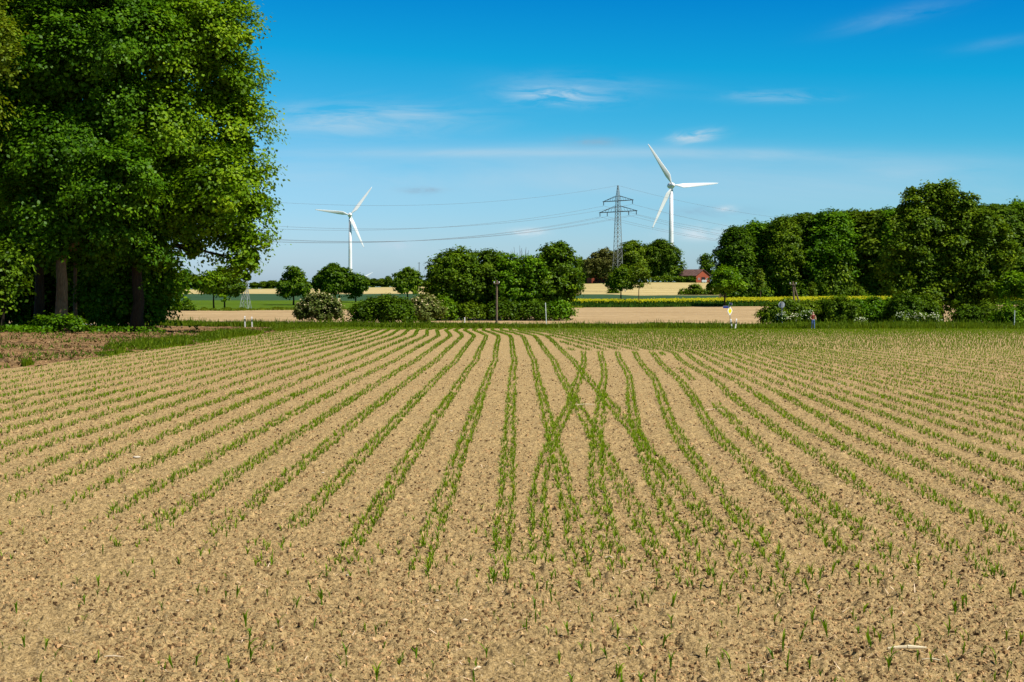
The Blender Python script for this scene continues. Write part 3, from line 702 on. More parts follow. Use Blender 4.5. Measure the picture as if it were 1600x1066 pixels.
# ------------------------------------------------------------------ wind turbines
def blade_mesh(Lb):
    """one blade along +Z from the hub, chord across X, facing -Y"""
    st = [(0.0, .9, .9, 0), (.05, 1.0, 1.0, 0), (.12, 2.4, .8, -30), (.20, 3.7, .62, -26), (.32, 3.4, .48, -20), (.5, 2.7, .34, -14), (.7, 2.0, .22, -10), (.88, 1.3, .13, -8), (.97, .75, .07, -7), (1.0, .15, .03, 0)]
    n = 12; mb = MB()
    for (f, c, t, tw) in st:
        a0 = R(tw)
        for j in range(n):
            a = 2 * math.pi * j / n
            x = math.cos(a) * c / 2; y = math.sin(a) * t / 2
            if f > .08: x += c * .18; y *= (1 - .45 * math.cos(a))
            mb.v.append((x * math.cos(a0) - y * math.sin(a0), x * math.sin(a0) + y * math.cos(a0) - .6 * f * f, f * Lb))
    for i in range(len(st) - 1):
        for j in range(n):
            a = i * n + j; b = i * n + (j + 1) % n
            mb.f.append((a, b, b + n, a + n))
    mb.f.append(tuple(range(n - 1, -1, -1))); k = (len(st) - 1) * n; mb.f.append(tuple(range(k, k + n)))
    return mb.mesh('blade', True)
def lathe(mb, prof, n=20, axis='z', off=(0, 0, 0)):
    k = len(mb.v)
    for (r, h) in prof:
        for j in range(n):
            a = 2 * math.pi * j / n
            p = (r * math.cos(a), r * math.sin(a), h) if axis == 'z' else (r * math.cos(a), h, r * math.sin(a))
            mb.v.append((p[0] + off[0], p[1] + off[1], p[2] + off[2]))
    for i in range(len(prof) - 1):
        for j in range(n):
            a = k + i * n + j; b = k + i * n + (j + 1) % n
            mb.f.append((a, b, b + n, a + n))
    mb.f.append(tuple(range(k + n - 1, k - 1, -1))); e = k + (len(prof) - 1) * n; mb.f.append(tuple(range(e, e + n)))
BL = blade_mesh(34.0)
def turbine(label, px, py, D, ang0, yaw):
    hub = at(px, py, D)
    b = Vector((hub.x, hub.y, gz(hub.x, hub.y)))
    H = hub.z - b.z
    root = empty('wind_turbine', b, label, 'wind turbine', 'wind turbines', 0)
    mb = MB(); lathe(mb, [(2.1, -1), (2.0, 0), (1.7, H * .5), (1.25, H - 1.8)], 28)
    link('tower', mb.mesh('tower', True), M['white'], root)
    Ry = Matrix.Rotation(yaw, 4, 'Z')
    mb = MB(); lathe(mb, [(.4, 5.6), (1.5, 5.0), (2.1, 3.0), (2.35, .6), (2.2, -1.2), (1.7, -2.0)], 20, 'y')
    nc = link('nacelle', mb.mesh('nacelle', True), M['white'], root); nc.matrix_local = Matrix.Translation((0, 0, H)) @ Ry
    mb = MB(); lathe(mb, [(1.75, -2.05), (1.8, -2.9), (1.35, -4.0), (.7, -4.6), (.15, -4.8)], 20, 'y')
    hb_ = link('hub', mb.mesh('hub', True), M['white'], root); hb_.matrix_local = Matrix.Translation((0, 0, H)) @ Ry
    for k in range(3):
        a = R(ang0 + 120 * k)
        o = link('blade', BL, M['white'], root)
        # blade along +Z turned about the rotor axis (Y) to the angle seen from the front
        o.matrix_local = Matrix.Translation((0, 0, H)) @ Ry @ Matrix.Translation((0, -3.0, 0)) @ Matrix.Rotation(math.pi / 2 - a, 4, 'Y') @ Matrix.Translation((0, 0, 1.0))
    return root
turbine('larger white wind turbine standing behind the trees of the rise, right of the lattice pylon', 1049, 290, 1035, 3.5, R(14))
turbine('smaller white wind turbine rising behind the wide dark field tree', 547, 336, 1410, 52.5, R(12))
turbine('farthest wind turbine, only one white blade tip showing beside the wide dark field tree', 552, 441.5, 2300, 28, R(12))

# ------------------------------------------------------------------ pylon and cables
PD = 457
pb = foot(965, PD)
ARM = Vector((.64, -.76, 0)).normalized(); LINE = Vector((-.76, -.64, 0)).normalized()
py_root = empty('lattice_pylon', pb, 'tall grey lattice power pylon with two crossarms in front of the trees on the rise', 'pylon')
ZT = at(965, 290, PD).z - pb.z; ZU = at(965, 314, PD).z - pb.z; ZL = at(965, 331, PD).z - pb.z
def wid(z):
    return np.interp(z, [0, ZL * .35, ZL, ZU + 1, ZT], [1.75, 1.05, .58, .46, .10])
def corner(z, i):
    w = wid(z); return ARM * (w * (1, 1, -1, -1)[i]) + LINE * (w * (1, -1, -1, 1)[i]) + Vector((0, 0, z))
mb = MB()
zs = [0]; 
while zs[-1] < ZT - .6: zs.append(min(ZT, zs[-1] + max(.9, wid(zs[-1]) * 1.7)))
zs[-1] = ZT
for i in range(4):
    mb.tube([corner(z, i) + (Vector((0, 0, -.3)) if z == 0 else Vector()) for z in zs], [.105 if z < ZL else .085 for z in zs], 5)
    j = (i + 1) % 4
    for a, b_ in zip(zs[:-1], zs[1:]):
        mb.tube([corner(a, i), corner(b_, j)], .042, 4); mb.tube([corner(a, j), corner(b_, i)], .042, 4)
        mb.tube([corner(b_, i), corner(b_, j)], .045, 4)
mb.build('lattice_tower', M['steel'], py_root)
att = []
def arm(z, half, hts, lift):
    mb = MB(); w = wid(z)
    for s in (1, -1):
        tip = ARM * (s * half) + Vector((0, 0, z))
        for q in (1, -1):
            mb.tube([ARM * (s * w) + LINE * (q * w) + Vector((0, 0, z)), tip], .12, 5)
            mb.tube([ARM * (s * w * .9) + LINE * (q * w) + Vector((0, 0, z + lift)), tip], .07, 5)
        for k in range(1, 6):
            f = k / 6; a = ARM * (s * (w + (half - w) * f)) + Vector((0, 0, z))
            mb.tube([a + LINE * (w * (1 - f)), a - LINE * (w * (1 - f))], .06, 4)
            g = (k - .5) / 6
            mb.tube([a, ARM * (s * (w + (half - w) * g)) + Vector((0, 0, z + lift * (1 - g)))], .05, 4)
    o = mb.build('crossarm', M['steel_dark'], py_root)
    for h in hts:
        for s in (1, -1):
            p = ARM * (s * h) + Vector((0, 0, z))
            m2 = MB(); pr = []
            for q in range(9): pr += [(.07, -.12 - q * .13), (.17, -.16 - q * .13)]
            lathe(m2, pr, 8, 'z', p)
            m2.build('insulator', M['insul'], o)
            att.append((pb + p + Vector((0, 0, -1.35)), s, z, h))
arm(ZU, 7.0, (6.6,), 1.6); arm(ZL, 8.7, (8.3, 4.9), 1.9)
def cable(p0, label, rad, sag=1.0):
    mb = MB()
    pl = [p0 + LINE * l + Vector((0, 0, sag * (-.175 * l + .000757 * l * l))) for l in np.linspace(0, 231, 50)]
    pr = [p0 - LINE * l + Vector((0, 0, sag * (-.150 * l + .00065 * l * l))) for l in np.linspace(0, 231, 50)]
    mb.tube(pr[::-1] + pl[1:], rad, 5)
    o = mb.build('overhead_cable', M['cable'])
    return tag(o, label, 'power cable', 'cables of the lattice pylon')
cable(pb + Vector((0, 0, ZT)), 'topmost thin earth wire running over the tip of the lattice pylon', .028)
for p, s, z, h in att:
    where = ('upper crossarm' if z == ZU else ('outer end of the lower crossarm' if h > 6 else 'inner hanger of the lower crossarm'))
    cable(p, 'grey conductor hung from the %s %s' % (where, 'on the right side' if s > 0 else 'on the left side'), .033, 1.04)

# small pale lattice mast under the maple
mb = MB(); lb = foot(384, 258)
lm = empty('lattice_mast', lb, 'pale four legged lattice mast base showing under the maple branches', 'lattice mast')
def lc(z, i): 
    w = np.interp(z, [0, 3.2, 9], [.78, .36, .12]); return Vector((w * (1, 1, -1, -1)[i] + .25 * w * (1, -1, -1, 1)[i], w * (1, -1, -1, 1)[i] - .25 * w, z))
zz = [0, 1.6, 3.0, 4.2, 5.3, 6.4]
for i in range(4):
    mb.tube([lc(z, i) for z in zz], .05, 5); j = (i + 1) % 4
    for a, b_ in zip(zz[:-1], zz[1:]):
        mb.tube([lc(a, i), lc(b_, j)], .035, 4); mb.tube([lc(a, j), lc(b_, i)], .035, 4)
mb.build('lattice_tower', M['steel_pale'], lm)

# ------------------------------------------------------------------ wooden poles
def wire_pole(name, label, px, D, top, rad, arms=True, mat='pole_wood', armw=.55):
    b = foot(px, D); H = at(px, top, D).z - b.z
    root = empty(name, b, label, 'pole')
    mb = MB(); mb.tube([(0, 0, -.3), (0, 0, H * .5), (.02, 0, H)], [rad, rad * .9, rad * .75], 10); mb.build('post', M[mat], root)
    if arms:
        mb = MB(); mb.box((0, -rad, H - .35), (armw * 2, .09, .1)); ca = mb.build('crossarm', M[mat], root)
        for s in (-1, 1):
            m2 = MB(); lathe(m2, [(.03, 0), (.06, .05), (.055, .12), (.02, .16)], 8, 'z', (s * armw * .85, -rad, H - .30)); m2.build('insulator', M['whitep'], ca)
    return root
wire_pole('utility_pole', 'weathered wooden pole standing before the middle of the copse', 776, 149, 438, .13, armw=.3)
wire_pole('utility_pole', 'thin dark utility pole far on the horizon above the two stemmed tree', 655, 640, 410, .16, mat='bark_dark', armw=.7)
wire_pole('utility_pole', 'slim far mast with antenna head beside the small conical tree', 1124, 640, 411, .14, mat='steel_dark', armw=.4)
wire_pole('utility_pole', 'thin dark pole showing below the maple branches over the horizon', 312, 520, 421, .13, mat='bark_dark', armw=.5)
b = foot(1243, 160); ap = empty('braced_pole', b, 'old wooden pole with slanting brace rising from the lane hedge', 'pole')
H = at(1238, 440, 160).z - b.z; tx = (1238.5 - 1243) / F * 160
mb = MB(); mb.tube([(0.1, 0, -.3), (tx * .5, 0, H * .5), (tx, 0, H)], [.13, .115, .09], 10); mb.build('post', M['pole_wood'], ap)
mb = MB(); mb.tube([(.95, .1, -.3), (.6, .08, H * .4), (tx + .12, .05, H * .93)], [.12, .11, .08], 10); mb.build('brace', M['pole_wood'], ap)
mb = MB(); mb.box((tx, -.13, H - .32), (.75, .08, .09)); ca = mb.build('crossarm', M['pole_wood'], ap)
for s in (-.33, .33):
    m2 = MB(); lathe(m2, [(.03, 0), (.055, .05), (.05, .12), (.02, .16)], 8, 'z', (tx + s, -.13, H - .27)); m2.build('insulator', M['whitep'], ca)
def thin_post(label, px, py, D, top, lean, r):
    b = foot(px, D); H = at(px, top, D).z - b.z
    mb = MB(); mb.tube([(0, 0, -.2), (lean, 0, H)], r, 8); mb.tube([(lean, 0, H), (lean, 0, H + .05)], [r * 1.25, r * .8], 8)
    o = mb.build('marker_post', M['whitep']); o.location = b
    return tag(o, label, 'post')
thin_post('thin white marker post leaning before the right end of the copse', 854, 510, 147, 474, -.12, .04)
thin_post('thin pale marker post standing before the last hedge bushes beside the light green young tree', 1585, 512, 146, 486, .03, .04)
thin_post('short white stub post in the grass at the foot of the copse', 726, 500, 160, 497, 0, .06)

# ------------------------------------------------------------------ delineators and signs
def delineator(label, px, D, h, lean):
    b = foot(px, D); root = empty('delineator_post', b, label, 'delineator post', 'white delineator posts with black bands')
    sec = [(-.06, -.05), (.06, -.05), (.045, .05), (-.045, .05)]
    def seg(z0, z1, k=1., slant=0):
        mb = MB()
        lo = [(x * k + lean * z0, y * k, z0) for x, y in sec]; hi = [(x * k + lean * z1, y * k, z1 + (slant if y > 0 else 0)) for x, y in sec]
        mb.face(*lo[::-1]); mb.face(*hi)
        for i in range(4):
            j = (i + 1) % 4; mb.face(lo[i], lo[j], hi[j], hi[i])
        return mb
    seg(-.2, h, 1, .06).build('body', M['whitep'], root)
    bd = seg(h * .55, h * .78, 1.06).build('band', M['black'], root)
    m2 = MB(); m2.box((lean * h * .66, -.058, h * .66), (.04, .008, .10)); m2.build('reflector', M['signgrey'], bd)
delineator('white delineator post leaning right, at the foot of the yellow diamond sign', 1144, 141.4, .92, -.12)
delineator('white delineator post leaning left, apart from the yellow diamond sign', 1149, 140.6, .95, .13)
delineator('darker delineator post on the grass under the maple edge', 383, 140, 1.0, -.03)
delineator('white delineator post on the grass, away from the maple toward the open field', 394, 140, .95, -.04)

sb = foot(1141.5, 150.5); sg = empty('road_sign', sb, 'yellow diamond priority sign on a grey pole with two blue street name boards', 'road sign')
zt = at(1140, 472.5, 150.5).z - sb.z; zc = at(1140, 486, 150.5).z - sb.z
mb = MB(); mb.tube([(0, 0, -.3), (-.10, 0, zt)], .038, 10); mb.build('pole', M['steel_pale'], sg)
def diamond(r, y0, y1, ch=.12):
    mb = MB(); p = []
    for k in range(4):
        a = math.pi / 2 * k; c, s = math.cos(a), math.sin(a)
        p += [(r * c + ch * r * (s) * 1 - ch * r * c, r * s - ch * r * c - ch * r * s), (r * c - ch * r * s - ch * r * c, r * s + ch * r * c - ch * r * s)]
    mb.prism(p, y0, y1); return mb
o = diamond(.52, -.012, .012).build('sign_plate', M['whitep'], sg); o.location = (-.08, -.06, zc); o.rotation_euler = (0, 0, R(48))
o2 = diamond(.36, -.018, -.0125).build('yellow_field', M['signyellow'], o)
nbz = at(1140, 480, 150.5).z - sb.z
for (nm, dx, z, rz, w) in (('name_board', -.44, nbz, 4, .62), ('name_board', .05, nbz + .32, -66, .60)):
    mb = MB(); mb.box((0, 0, 0), (w, .02, .24)); o = mb.build(nm, M['whitep'], sg); o.location = (dx - .06, -.03, z); o.rotation_euler = (0, 0, R(rz))
    mb = MB(); mb.box((0, -.0125, 0), (w - .03, .005, .21)); mb.build('board_face', M['signblue'], o)
sb = foot(1222.5, 151); rs = empty('road_sign', sb, 'round grey sign on a pale pole in front of the lane hedge', 'road sign')
zc = at(1221, 476.5, 151).z - sb.z
mb = MB(); mb.tube([(0, 0, -.3), (-.09, 0, zc + .36)], .035, 10); mb.build('pole', M['steel_pale'], rs)
mb = MB(); lathe(mb, [(.34, .05), (.345, .062), (.34, .075)], 28, 'y'); o = mb.build('sign_plate', M['signgrey'], rs); o.location = (-.08, 0, zc)
mb = MB(); mb.box((.015, -.05, 0), (.075, .03, .62)); mb.build('bracket', M['steel_dark'], o)
mb = MB(); mb.box((-.055, -.042, 0), (.03, .03, .60)); mb.build('rail', M['whitep'], o)
mb = MB(); mb.box((-.05, -.045, zc - .50), (.18, .05, .22)); mb.build('clamp_plate', M['steel_dark'], rs)

# ------------------------------------------------------------------ barn and house on the rise
b = foot(1098, 616); barn = empty('brick_barn', b, 'long low red brick barn with dark gable roof on the rise', 'barn', None, R(20))
Lh, Wd, ew, rh = 13.0, 8.0, 3.1, 5.5   # the gable faces +x, turned toward the viewer and right
k = F / 618
barn.rotation_euler = (0, 0, R(36))
def wallbox(poly_xz, y, nm, flip=False):
    pass
mb = MB()
g = [(-Wd / 2, -.4), (Wd / 2, -.4), (Wd / 2, ew), (0, rh), (-Wd / 2, ew)]
mb.prism([(x, z) for x, z in g], 0, Lh); o = mb.build('wall', M['brick'], barn)
mb = MB()
for s in (-1, 1):
    e = Vector((s * (Wd / 2 + .6), 0, ew - .30)); r = Vector((0, 0, rh + .06))
    for (p, q) in ((e, r),):
        n_ = Vector((s * .28, 0, .96)) * .16
        mb.face(*( [(p.x, -.5, p.z), (q.x, -.5, q.z), (q.x, Lh + .5, q.z), (p.x, Lh + .5, p.z)] if s > 0 else [(p.x, -.5, p.z), (p.x, Lh + .5, p.z), (q.x, Lh + .5, q.z), (q.x, -.5, q.z)]))
        pp, qq = p + n_, q + Vector((0, 0, .17))
        mb.face((pp.x, -.5, pp.z), (pp.x, Lh + .5, pp.z), (qq.x, Lh + .5, qq.z), (qq.x, -.5, qq.z))
        mb.face((p.x, -.5, p.z), (pp.x, -.5, pp.z), (qq.x, -.5, qq.z), (q.x, -.5, q.z))
        mb.face((p.x, Lh + .5, p.z), (q.x, Lh + .5, q.z), (qq.x, Lh + .5, qq.z), (pp.x, Lh + .5, pp.z))
        mb.face((p.x, -.5, p.z), (p.x, Lh + .5, p.z), (pp.x, Lh + .5, pp.z), (pp.x, -.5, pp.z))
mb.build('roof', M['roof'], barn)
mb = MB(); mb.box((0.2, -.03, 1.15), (2.2, .05, 2.3)); mb.build('door', M['dark'], barn)
for x in (-2.3, 2.4):
    mb = MB(); mb.box((x, -.03, 1.5), (.9, .05, .8)); w_ = mb.build('window', M['whitep'], barn)
    mb = MB(); mb.box((x, -.065, 1.5), (.72, .02, .62)); mb.build('pane', M['dark'], w_)
for k_, (px, lab) in enumerate(((1098, 'pale round bale at the foot of the barn gable, nearer its corner'), (1101.5, 'pale round bale at the foot of the barn gable, farther from its corner'))):
    b2 = foot(px, 607); mb = MB(); lathe(mb, [(.5, -.55), (.62, -.5), (.62, .5), (.5, .55)], 16, 'y', (0, 0, .6))
    o = mb.build('wrapped_bale', M['whitep']); o.location = b2; tag(o, lab, 'bale', 'pale bales below the barn gable')
b = foot(938, 622); hs = empty('house', b, 'red roofed house almost hidden in the olive brown tree on the rise', 'house', None, R(15))
mb = MB(); mb.box((0, 3.5, 1.4), (8, 7, 3.6)); mb.build('wall', M['brick'], hs)
mb = MB(); mb.prism([(-4.4, 3.1), (4.4, 3.1), (0, 6.2)], -.5, 7.5); mb.build('roof', M['redroof'], hs)
for x in (-2, 2):
    mb = MB(); mb.box((x, -.03, 1.6), (1.1, .05, 1.2)); mb.build('window', M['dark'], hs)

# ------------------------------------------------------------------ person walking on the verge
def skin_body(name, joints, edges, root=0, sub=1):
    me = bpy.data.meshes.new(name); me.from_pydata([j[0] for j in joints], edges, []); me.update()
    o = bpy.data.objects.new(name, me); C.objects.link(o)
    sk = o.modifiers.new('skin', 'SKIN'); ss = o.modifiers.new('sub', 'SUBSURF'); ss.levels = sub; ss.render_levels = sub
    for i, d in enumerate(me.skin_vertices[0].data):
        r = joints[i][1]; d.radius = r if isinstance(r, tuple) else (r, r); d.use_root = (i == root)
    dg = bpy.context.evaluated_depsgraph_get(); dg.update()
    m2 = bpy.data.meshes.new_from_object(o.evaluated_get(dg))
    bpy.data.objects.remove(o); bpy.data.meshes.remove(me); m2.name = name
    m2.polygons.foreach_set('use_smooth', [True] * len(m2.polygons))
    return m2
def person():
    b = foot(1270.5, 140.3)
    root = empty('person', b, 'person in dark red top and blue jeans walking along the grassy verge', 'person', None, R(6))
    J = []; E_ = []
    def add(p, r, par=None):
        J.append((p, r)); i = len(J) - 1
        if par is not None: E_.append((par, i))
        return i
    pel = add((0, 0, .93), (.155, .115)); wa = add((0, .01, 1.08), (.125, .095), pel); ch = add((0, .0, 1.27), (.155, .11), wa)
    nk0 = add((0, .01, 1.41), (.10, .075), ch); nk = add((0, .0, 1.475), (.052, .055), nk0); hd0 = add((0, -.012, 1.54), (.068, .078), nk)
    hd = add((0, -.008, 1.615), (.078, .092), hd0); hd2 = add((0, .0, 1.675), (.060, .072), hd)
    for s in (-1, 1):
        sh = add((s * .165, .01, 1.385), .062, nk0); el = add((s * .285, .06, 1.13), .043, sh); wr = add((s * .17 if s < 0 else s * .25, -.14, .99), .029, el)
        pm = add((s * .14 if s < 0 else s * .235, -.20, .965), (.034, .018), wr)
        base = Vector(J[pm][0]); dirn = Vector((-s * .35, -.75, -.45)).normalized(); side = Vector((0, -.35, .9)).normalized()
        for q, (off, ln) in enumerate(((.026, .068), (.009, .076), (-.009, .071), (-.025, .055))):
            a = add(tuple(base + side * off + dirn * .035), .0095, pm); m_ = add(tuple(base + side * off + dirn * (.035 + ln * .5)), .0085, a)
            add(tuple(base + side * off * .9 + dirn * (.035 + ln * .85) + Vector((-s * .02, .012, -.018))), .007, m_)
        t0 = add(tuple(base + side * .033 + Vector((0, 0, .0))), .011, pm); add(tuple(base + side * .055 + dirn * .045), .0085, t0)
    for s, fy in ((-1, .17), (1, -.20)):
        hp_ = add((s * .09, 0, .88), .098, pel); kn = add((s * .085, fy * .35 - .04, .49), .062, hp_)
        an = add((s * .08, fy + (.05 if fy > 0 else 0), .10), .042, kn); add((s * .085, fy - .02, .055), (.04, .028), an)
        add((s * .09, fy - .14, .04 ), (.038, .026), len(J) - 1)
    me = skin_body('body', J, E_, 0, 3)
    for m_ in ('skin', 'jeans', 'top', 'shoe', 'belt'): me.materials.append(M[m_])
    for p in me.polygons:
        x, y, z = p.center
        arm_ = abs(x) > .16 + max(0, (1.36 - z)) * .02 or (y < -.115 and z > .9)
        if z < .095: mi = 3
        elif z < .97 and not arm_: mi = 1
        elif z < 1.0 and not arm_: mi = 4
        elif z < 1.42 and (not arm_ or z > 1.33): mi = 2
        else: mi = 0
        p.material_index = mi
    link('body', me, None, root)
    mb = MB()
    lathe(mb, [(.02, .10), (.055, .085), (.082, .045), (.092, -.01), (.088, -.07), (.075, -.14), (.05, -.2), (.02, -.22)], 16, 'z', (0, .035, 1.645))
    mb.build('hair', M['hair'], root, True)
    fm = MB()
    for s in (-1, 1):
        lathe(fm, [(.004, -.007), (.011, 0), (.004, .007)], 8, 'y', (s * .03, -.098, 1.615))
    fm.build('eyes', M['dark'], root)
    fm = MB(); fm.face((-.012, -.092, 1.575), (.012, -.092, 1.575), (0, -.118, 1.58)); fm.face((-.012, -.092, 1.575), (0, -.118, 1.58), (0, -.096, 1.62)); fm.face((.012, -.092, 1.575), (0, -.096, 1.62), (0, -.118, 1.58))
    fm.build('nose', M['skin'], root)
    fm = MB(); fm.box((0, -.092, 1.548), (.045, .01, .012)); fm.build('mouth', M['top'], root)
    fm = MB()
    for s in (-1, 1): lathe(fm, [(.008, -.01), (.024, 0), (.008, .01)], 8, 'y', (s * .082, .005, 1.60))
    fm.build('ears', M['skin'], root)
person()

# ------------------------------------------------------------------ maize rows
rng = np.random.default_rng(77)
def wig(D):
    return np.interp(D, [10, 14, 20, 30, 40, 50, 58, 65, 88, 95, 103, 112, 122, 140], [-.14, -.10, -.07, -.04, 0, .02, .12, .04, -.04, -.12, -.55, -1.1, -1.7, -1.9])
def fR(D): return np.interp(D, [10, 14, 20, 27, 36, 45, 65, 70], [0, 0, .12, .5, 1.2, 1.85, 3.0, 3.3])
PX, PY_, = [], []
def add_row(D, x):
    t = x / D
    ok = (np.abs(t) < .54) & (D < Eg(t) - .6) & (D > 8.5)
    D, x = D[ok], x[ok]
    for s in (-.075, .075):
        n = len(D)
        if n == 0: return
        PX.append(x + s + rng.normal(0, .03, n)); PY_.append(D + rng.uniform(-.06, .06, n))
def steps(a, b):
    out = []; y = a
    while y < b:
        out.append(y); y += .08 if y < 38 else (.16 if y < 70 else .27)
    return np.array(out)
def fade(D, x, d0, k=3.4):
    """rows thin out into the bare headland near the viewpoint"""
    p = np.clip((D - d0) / k, 0, 1) * .92 * np.clip(.72 + .5 * vnoise(D / 1.1, x * 3, 41), .4, 1)
    keep = rng.uniform(size=len(D)) < p
    return D[keep], x[keep]
for k in range(-92, 4):
    D = steps(11, 140.5); x = .8 * k + wig(D)
    d0 = 12.3 + max(0, -k - 1) * .75
    if k > 0: D, x = D[:], x[:]
    add_row(*fade(D, x, d0))
for j in range(0, 5):
    D = steps(11, 67.5); x = .3 + .78 * j + fR(D) + .04 * np.sin(D / 4 + j)
    add_row(*fade(D, x, 12.2))
for m in range(-7, 92):
    x125 = 3.0 + .78 * m
    s = .07 * max(0, 1 - max(0, m) / 16)
    D = steps(11, 140.8)
    f = max(0, 1 - max(0, m) / 14)
    xf = x125 - (D - 125) * s
    x68 = x125 + 57 * s
    xn_ = x68 - (3.2 - fR(D)) * (.95 * f) + .05 * np.sin(D / 3.5 + m)
    w = np.clip((D - 62) / 10, 0, 1); x = xf * w + xn_ * (1 - w)
    ok = (x > .8 * 3 + wig(D) + .45)
    ok &= (D > 69.5) | (x > .3 + .78 * 4 + fR(D) + .45)
    D, x = D[ok], x[ok]
    # bent headland end like the other rows
    x = x + np.interp(D, [118, 126, 140], [0, -.4, -1.6])
    if len(D): add_row(*fade(D, x, 12.3 + max(0, m - 2) * .2))
ax = np.concatenate(PX); ay = np.concatenate(PY_)
# loose seedlings of the headland
nh = 1500
hy = rng.uniform(8.8, 17.5, nh); hx = rng.uniform(-.42, .42, nh) * hy
keep = rng.uniform(size=nh) < np.interp(hx / hy, [-.4, -.1, .1, .4], [.22, .4, .55, .55]); hx, hy = hx[keep], hy[keep]
ax = np.concatenate([ax, hx]); ay = np.concatenate([ay, hy])
order = np.argsort(ay); ax, ay = ax[order], ay[order]
inview = (np.abs(ax / ay) < .365) & (ay > 9.6)
near = np.where(inview)[0][:300]; mask = np.ones(len(ax), bool); mask[near] = False
def seedling_mesh(seed):
    r = random.Random(seed); mb = MB(); tint = []
    h = r.uniform(.10, .15)
    mb.tube([(0, 0, -.02), (.003, 0, h * .3), (0.0, .004, h * .55)], [.004, .0035, .002], 5); tint += [.45] * (len(mb.f))
    for k in range(r.choice([3, 4, 4, 5])):
        a = k * 2.9 + r.uniform(-.5, .5); l = h * r.uniform(.6, 1.0); z0 = h * (.12 + .12 * k); bend = r.uniform(.3, 1.1)
        c, s_ = math.cos(a), math.sin(a); w = r.uniform(.006, .009)
        P = []; ang = R(82); rr, zz_ = 0, z0
        for q in range(5):
            P.append((rr, zz_)); rr += math.cos(ang) * l / 4; zz_ += math.sin(ang) * l / 4; ang -= bend * .42
        ws = [w * .7, w, w * .9, w * .55, w * .06]
        for q in range(4):
            A, B = P[q], P[q + 1]
            mb.face((A[0] * c - ws[q] * s_, A[0] * s_ + ws[q] * c, A[1]), (A[0] * c + ws[q] * s_, A[0] * s_ - ws[q] * c, A[1]), (B[0] * c + ws[q + 1] * s_, B[0] * s_ - ws[q + 1] * c, B[1]), (B[0] * c - ws[q + 1] * s_, B[0] * s_ + ws[q + 1] * c, B[1]))
            tint.append(r.uniform(.3, .7) + .08 * q)
    me = mb.mesh('maize_seedling'); a_ = me.attributes.new('tint', 'FLOAT', 'FACE'); a_.data.foreach_set('value', np.array(tint, np.float32))
    return me
SM = [seedling_mesh(s) for s in range(10)]
for i in near:
    o = link('maize_seedling', SM[rng.integers(10)], M['maize'])
    x, y = float(ax[i]), float(ay[i]); zr = float(relief(np.array([x]), np.array([y]))[0])
    o.location = (x, y, gz(x, y) + zr - .004); s = float(rng.uniform(.5, 1.1)); o.scale = (s, s, s)
    o.rotation_euler = (float(rng.normal(0, .12)), float(rng.normal(0, .12)), float(rng.uniform(0, 6.28)))
    tag(o, 'young maize seedling of few arching leaves standing in the cloddy near soil', 'maize seedling', 'maize seedlings nearest in the field')
ax, ay = ax[mask], ay[mask]
az = G(ax, ay) + np.where(ay < 60, relief(ax, ay), 0)
def leafset(x, y, z, nl, segs, h, w, rng):
    n = len(x); out = []; tt = []; base = rng.normal(.5, .13, n)
    hh = h * rng.uniform(.6, 1.2, n)
    a0 = rng.uniform(0, 6.28, n)
    for k in range(nl):
        a = a0 + k * (2 * math.pi / nl) + rng.normal(0, .4, n); ang = rng.uniform(1.05, 1.5, n); l = hh * rng.uniform(.75, 1.15, n)
        bend = rng.uniform(.25, .85, n)
        p0 = np.stack([x, y, z], -1); ws = [w, w * 1.1, w * .12] if segs == 2 else [w, w * .35]
        sd = np.stack([-np.sin(a), np.cos(a), np.zeros(n)], -1)
        for q in range(segs):
            ll = (l / segs)[:, None]
            p1 = p0 + np.stack([np.cos(ang) * np.cos(a), np.cos(ang) * np.sin(a), np.sin(ang)], -1) * ll
            out.append(np.stack([p0 - sd * ws[q], p0 + sd * ws[q], p1 + sd * ws[q + 1], p1 - sd * ws[q + 1]], 1)); tt.append(base + rng.normal(0, .08, n) + .1 * q)
            p0 = p1; ang = ang - bend
    return np.concatenate(out), np.concatenate(tt)
parts = []
for a, b_, nl, sg_, h, w in ((0, 36, 4, 2, .118, .0052), (36, 70, 3, 2, .125, .0078), (70, 200, 3, 1, .135, .016)):
    m_ = (ay >= a) & (ay < b_)
    parts.append(leafset(ax[m_], ay[m_], az[m_] - .004, nl, sg_, h, w, rng))
o = link('maize_rows', quads_mesh('maize_rows', np.concatenate([p[0] for p in parts]), np.concatenate([p[1] for p in parts])), M['maize'])
tag(o, 'rows of young maize plants running through the field', 'maize crop', kind='stuff')

# ------------------------------------------------------------------ crumbs, straw, stones on the soil
n = 95000
cy = 9.2 * (60 / 9.2) ** (rng.uniform(0, 1, n) ** 1.0); cx = rng.uniform(-.40, .40, n) * cy
kc = vnoise(cx / 1.3, cy / 1.8, 51) + .5 * vnoise(cx / .3, cy / .3, 52) > .46; cx, cy = cx[kc], cy[kc]; n = len(cx)
r = np.clip(rng.lognormal(math.log(.0072), .45, n), .0035, .021) * (1 + cy / 60)
cz = G(cx, cy) + relief(cx, cy)
cube = np.array([(-1, -1, -1), (1, -1, -1), (1, 1, -1), (-1, 1, -1), (-1, -1, 1), (1, -1, 1), (1, 1, 1), (-1, 1, 1)], float)
V8 = (cube[None] * np.array([.8, .8, .62]) * rng.uniform(.55, 1.25, (n, 8, 3))); V8[:, 4:, :2] *= rng.uniform(.45, .85, (n, 1, 1))
a = rng.uniform(0, 6.28, n)[:, None]; xx = V8[:, :, 0] * np.cos(a) - V8[:, :, 1] * np.sin(a); yy = V8[:, :, 0] * np.sin(a) + V8[:, :, 1] * np.cos(a)
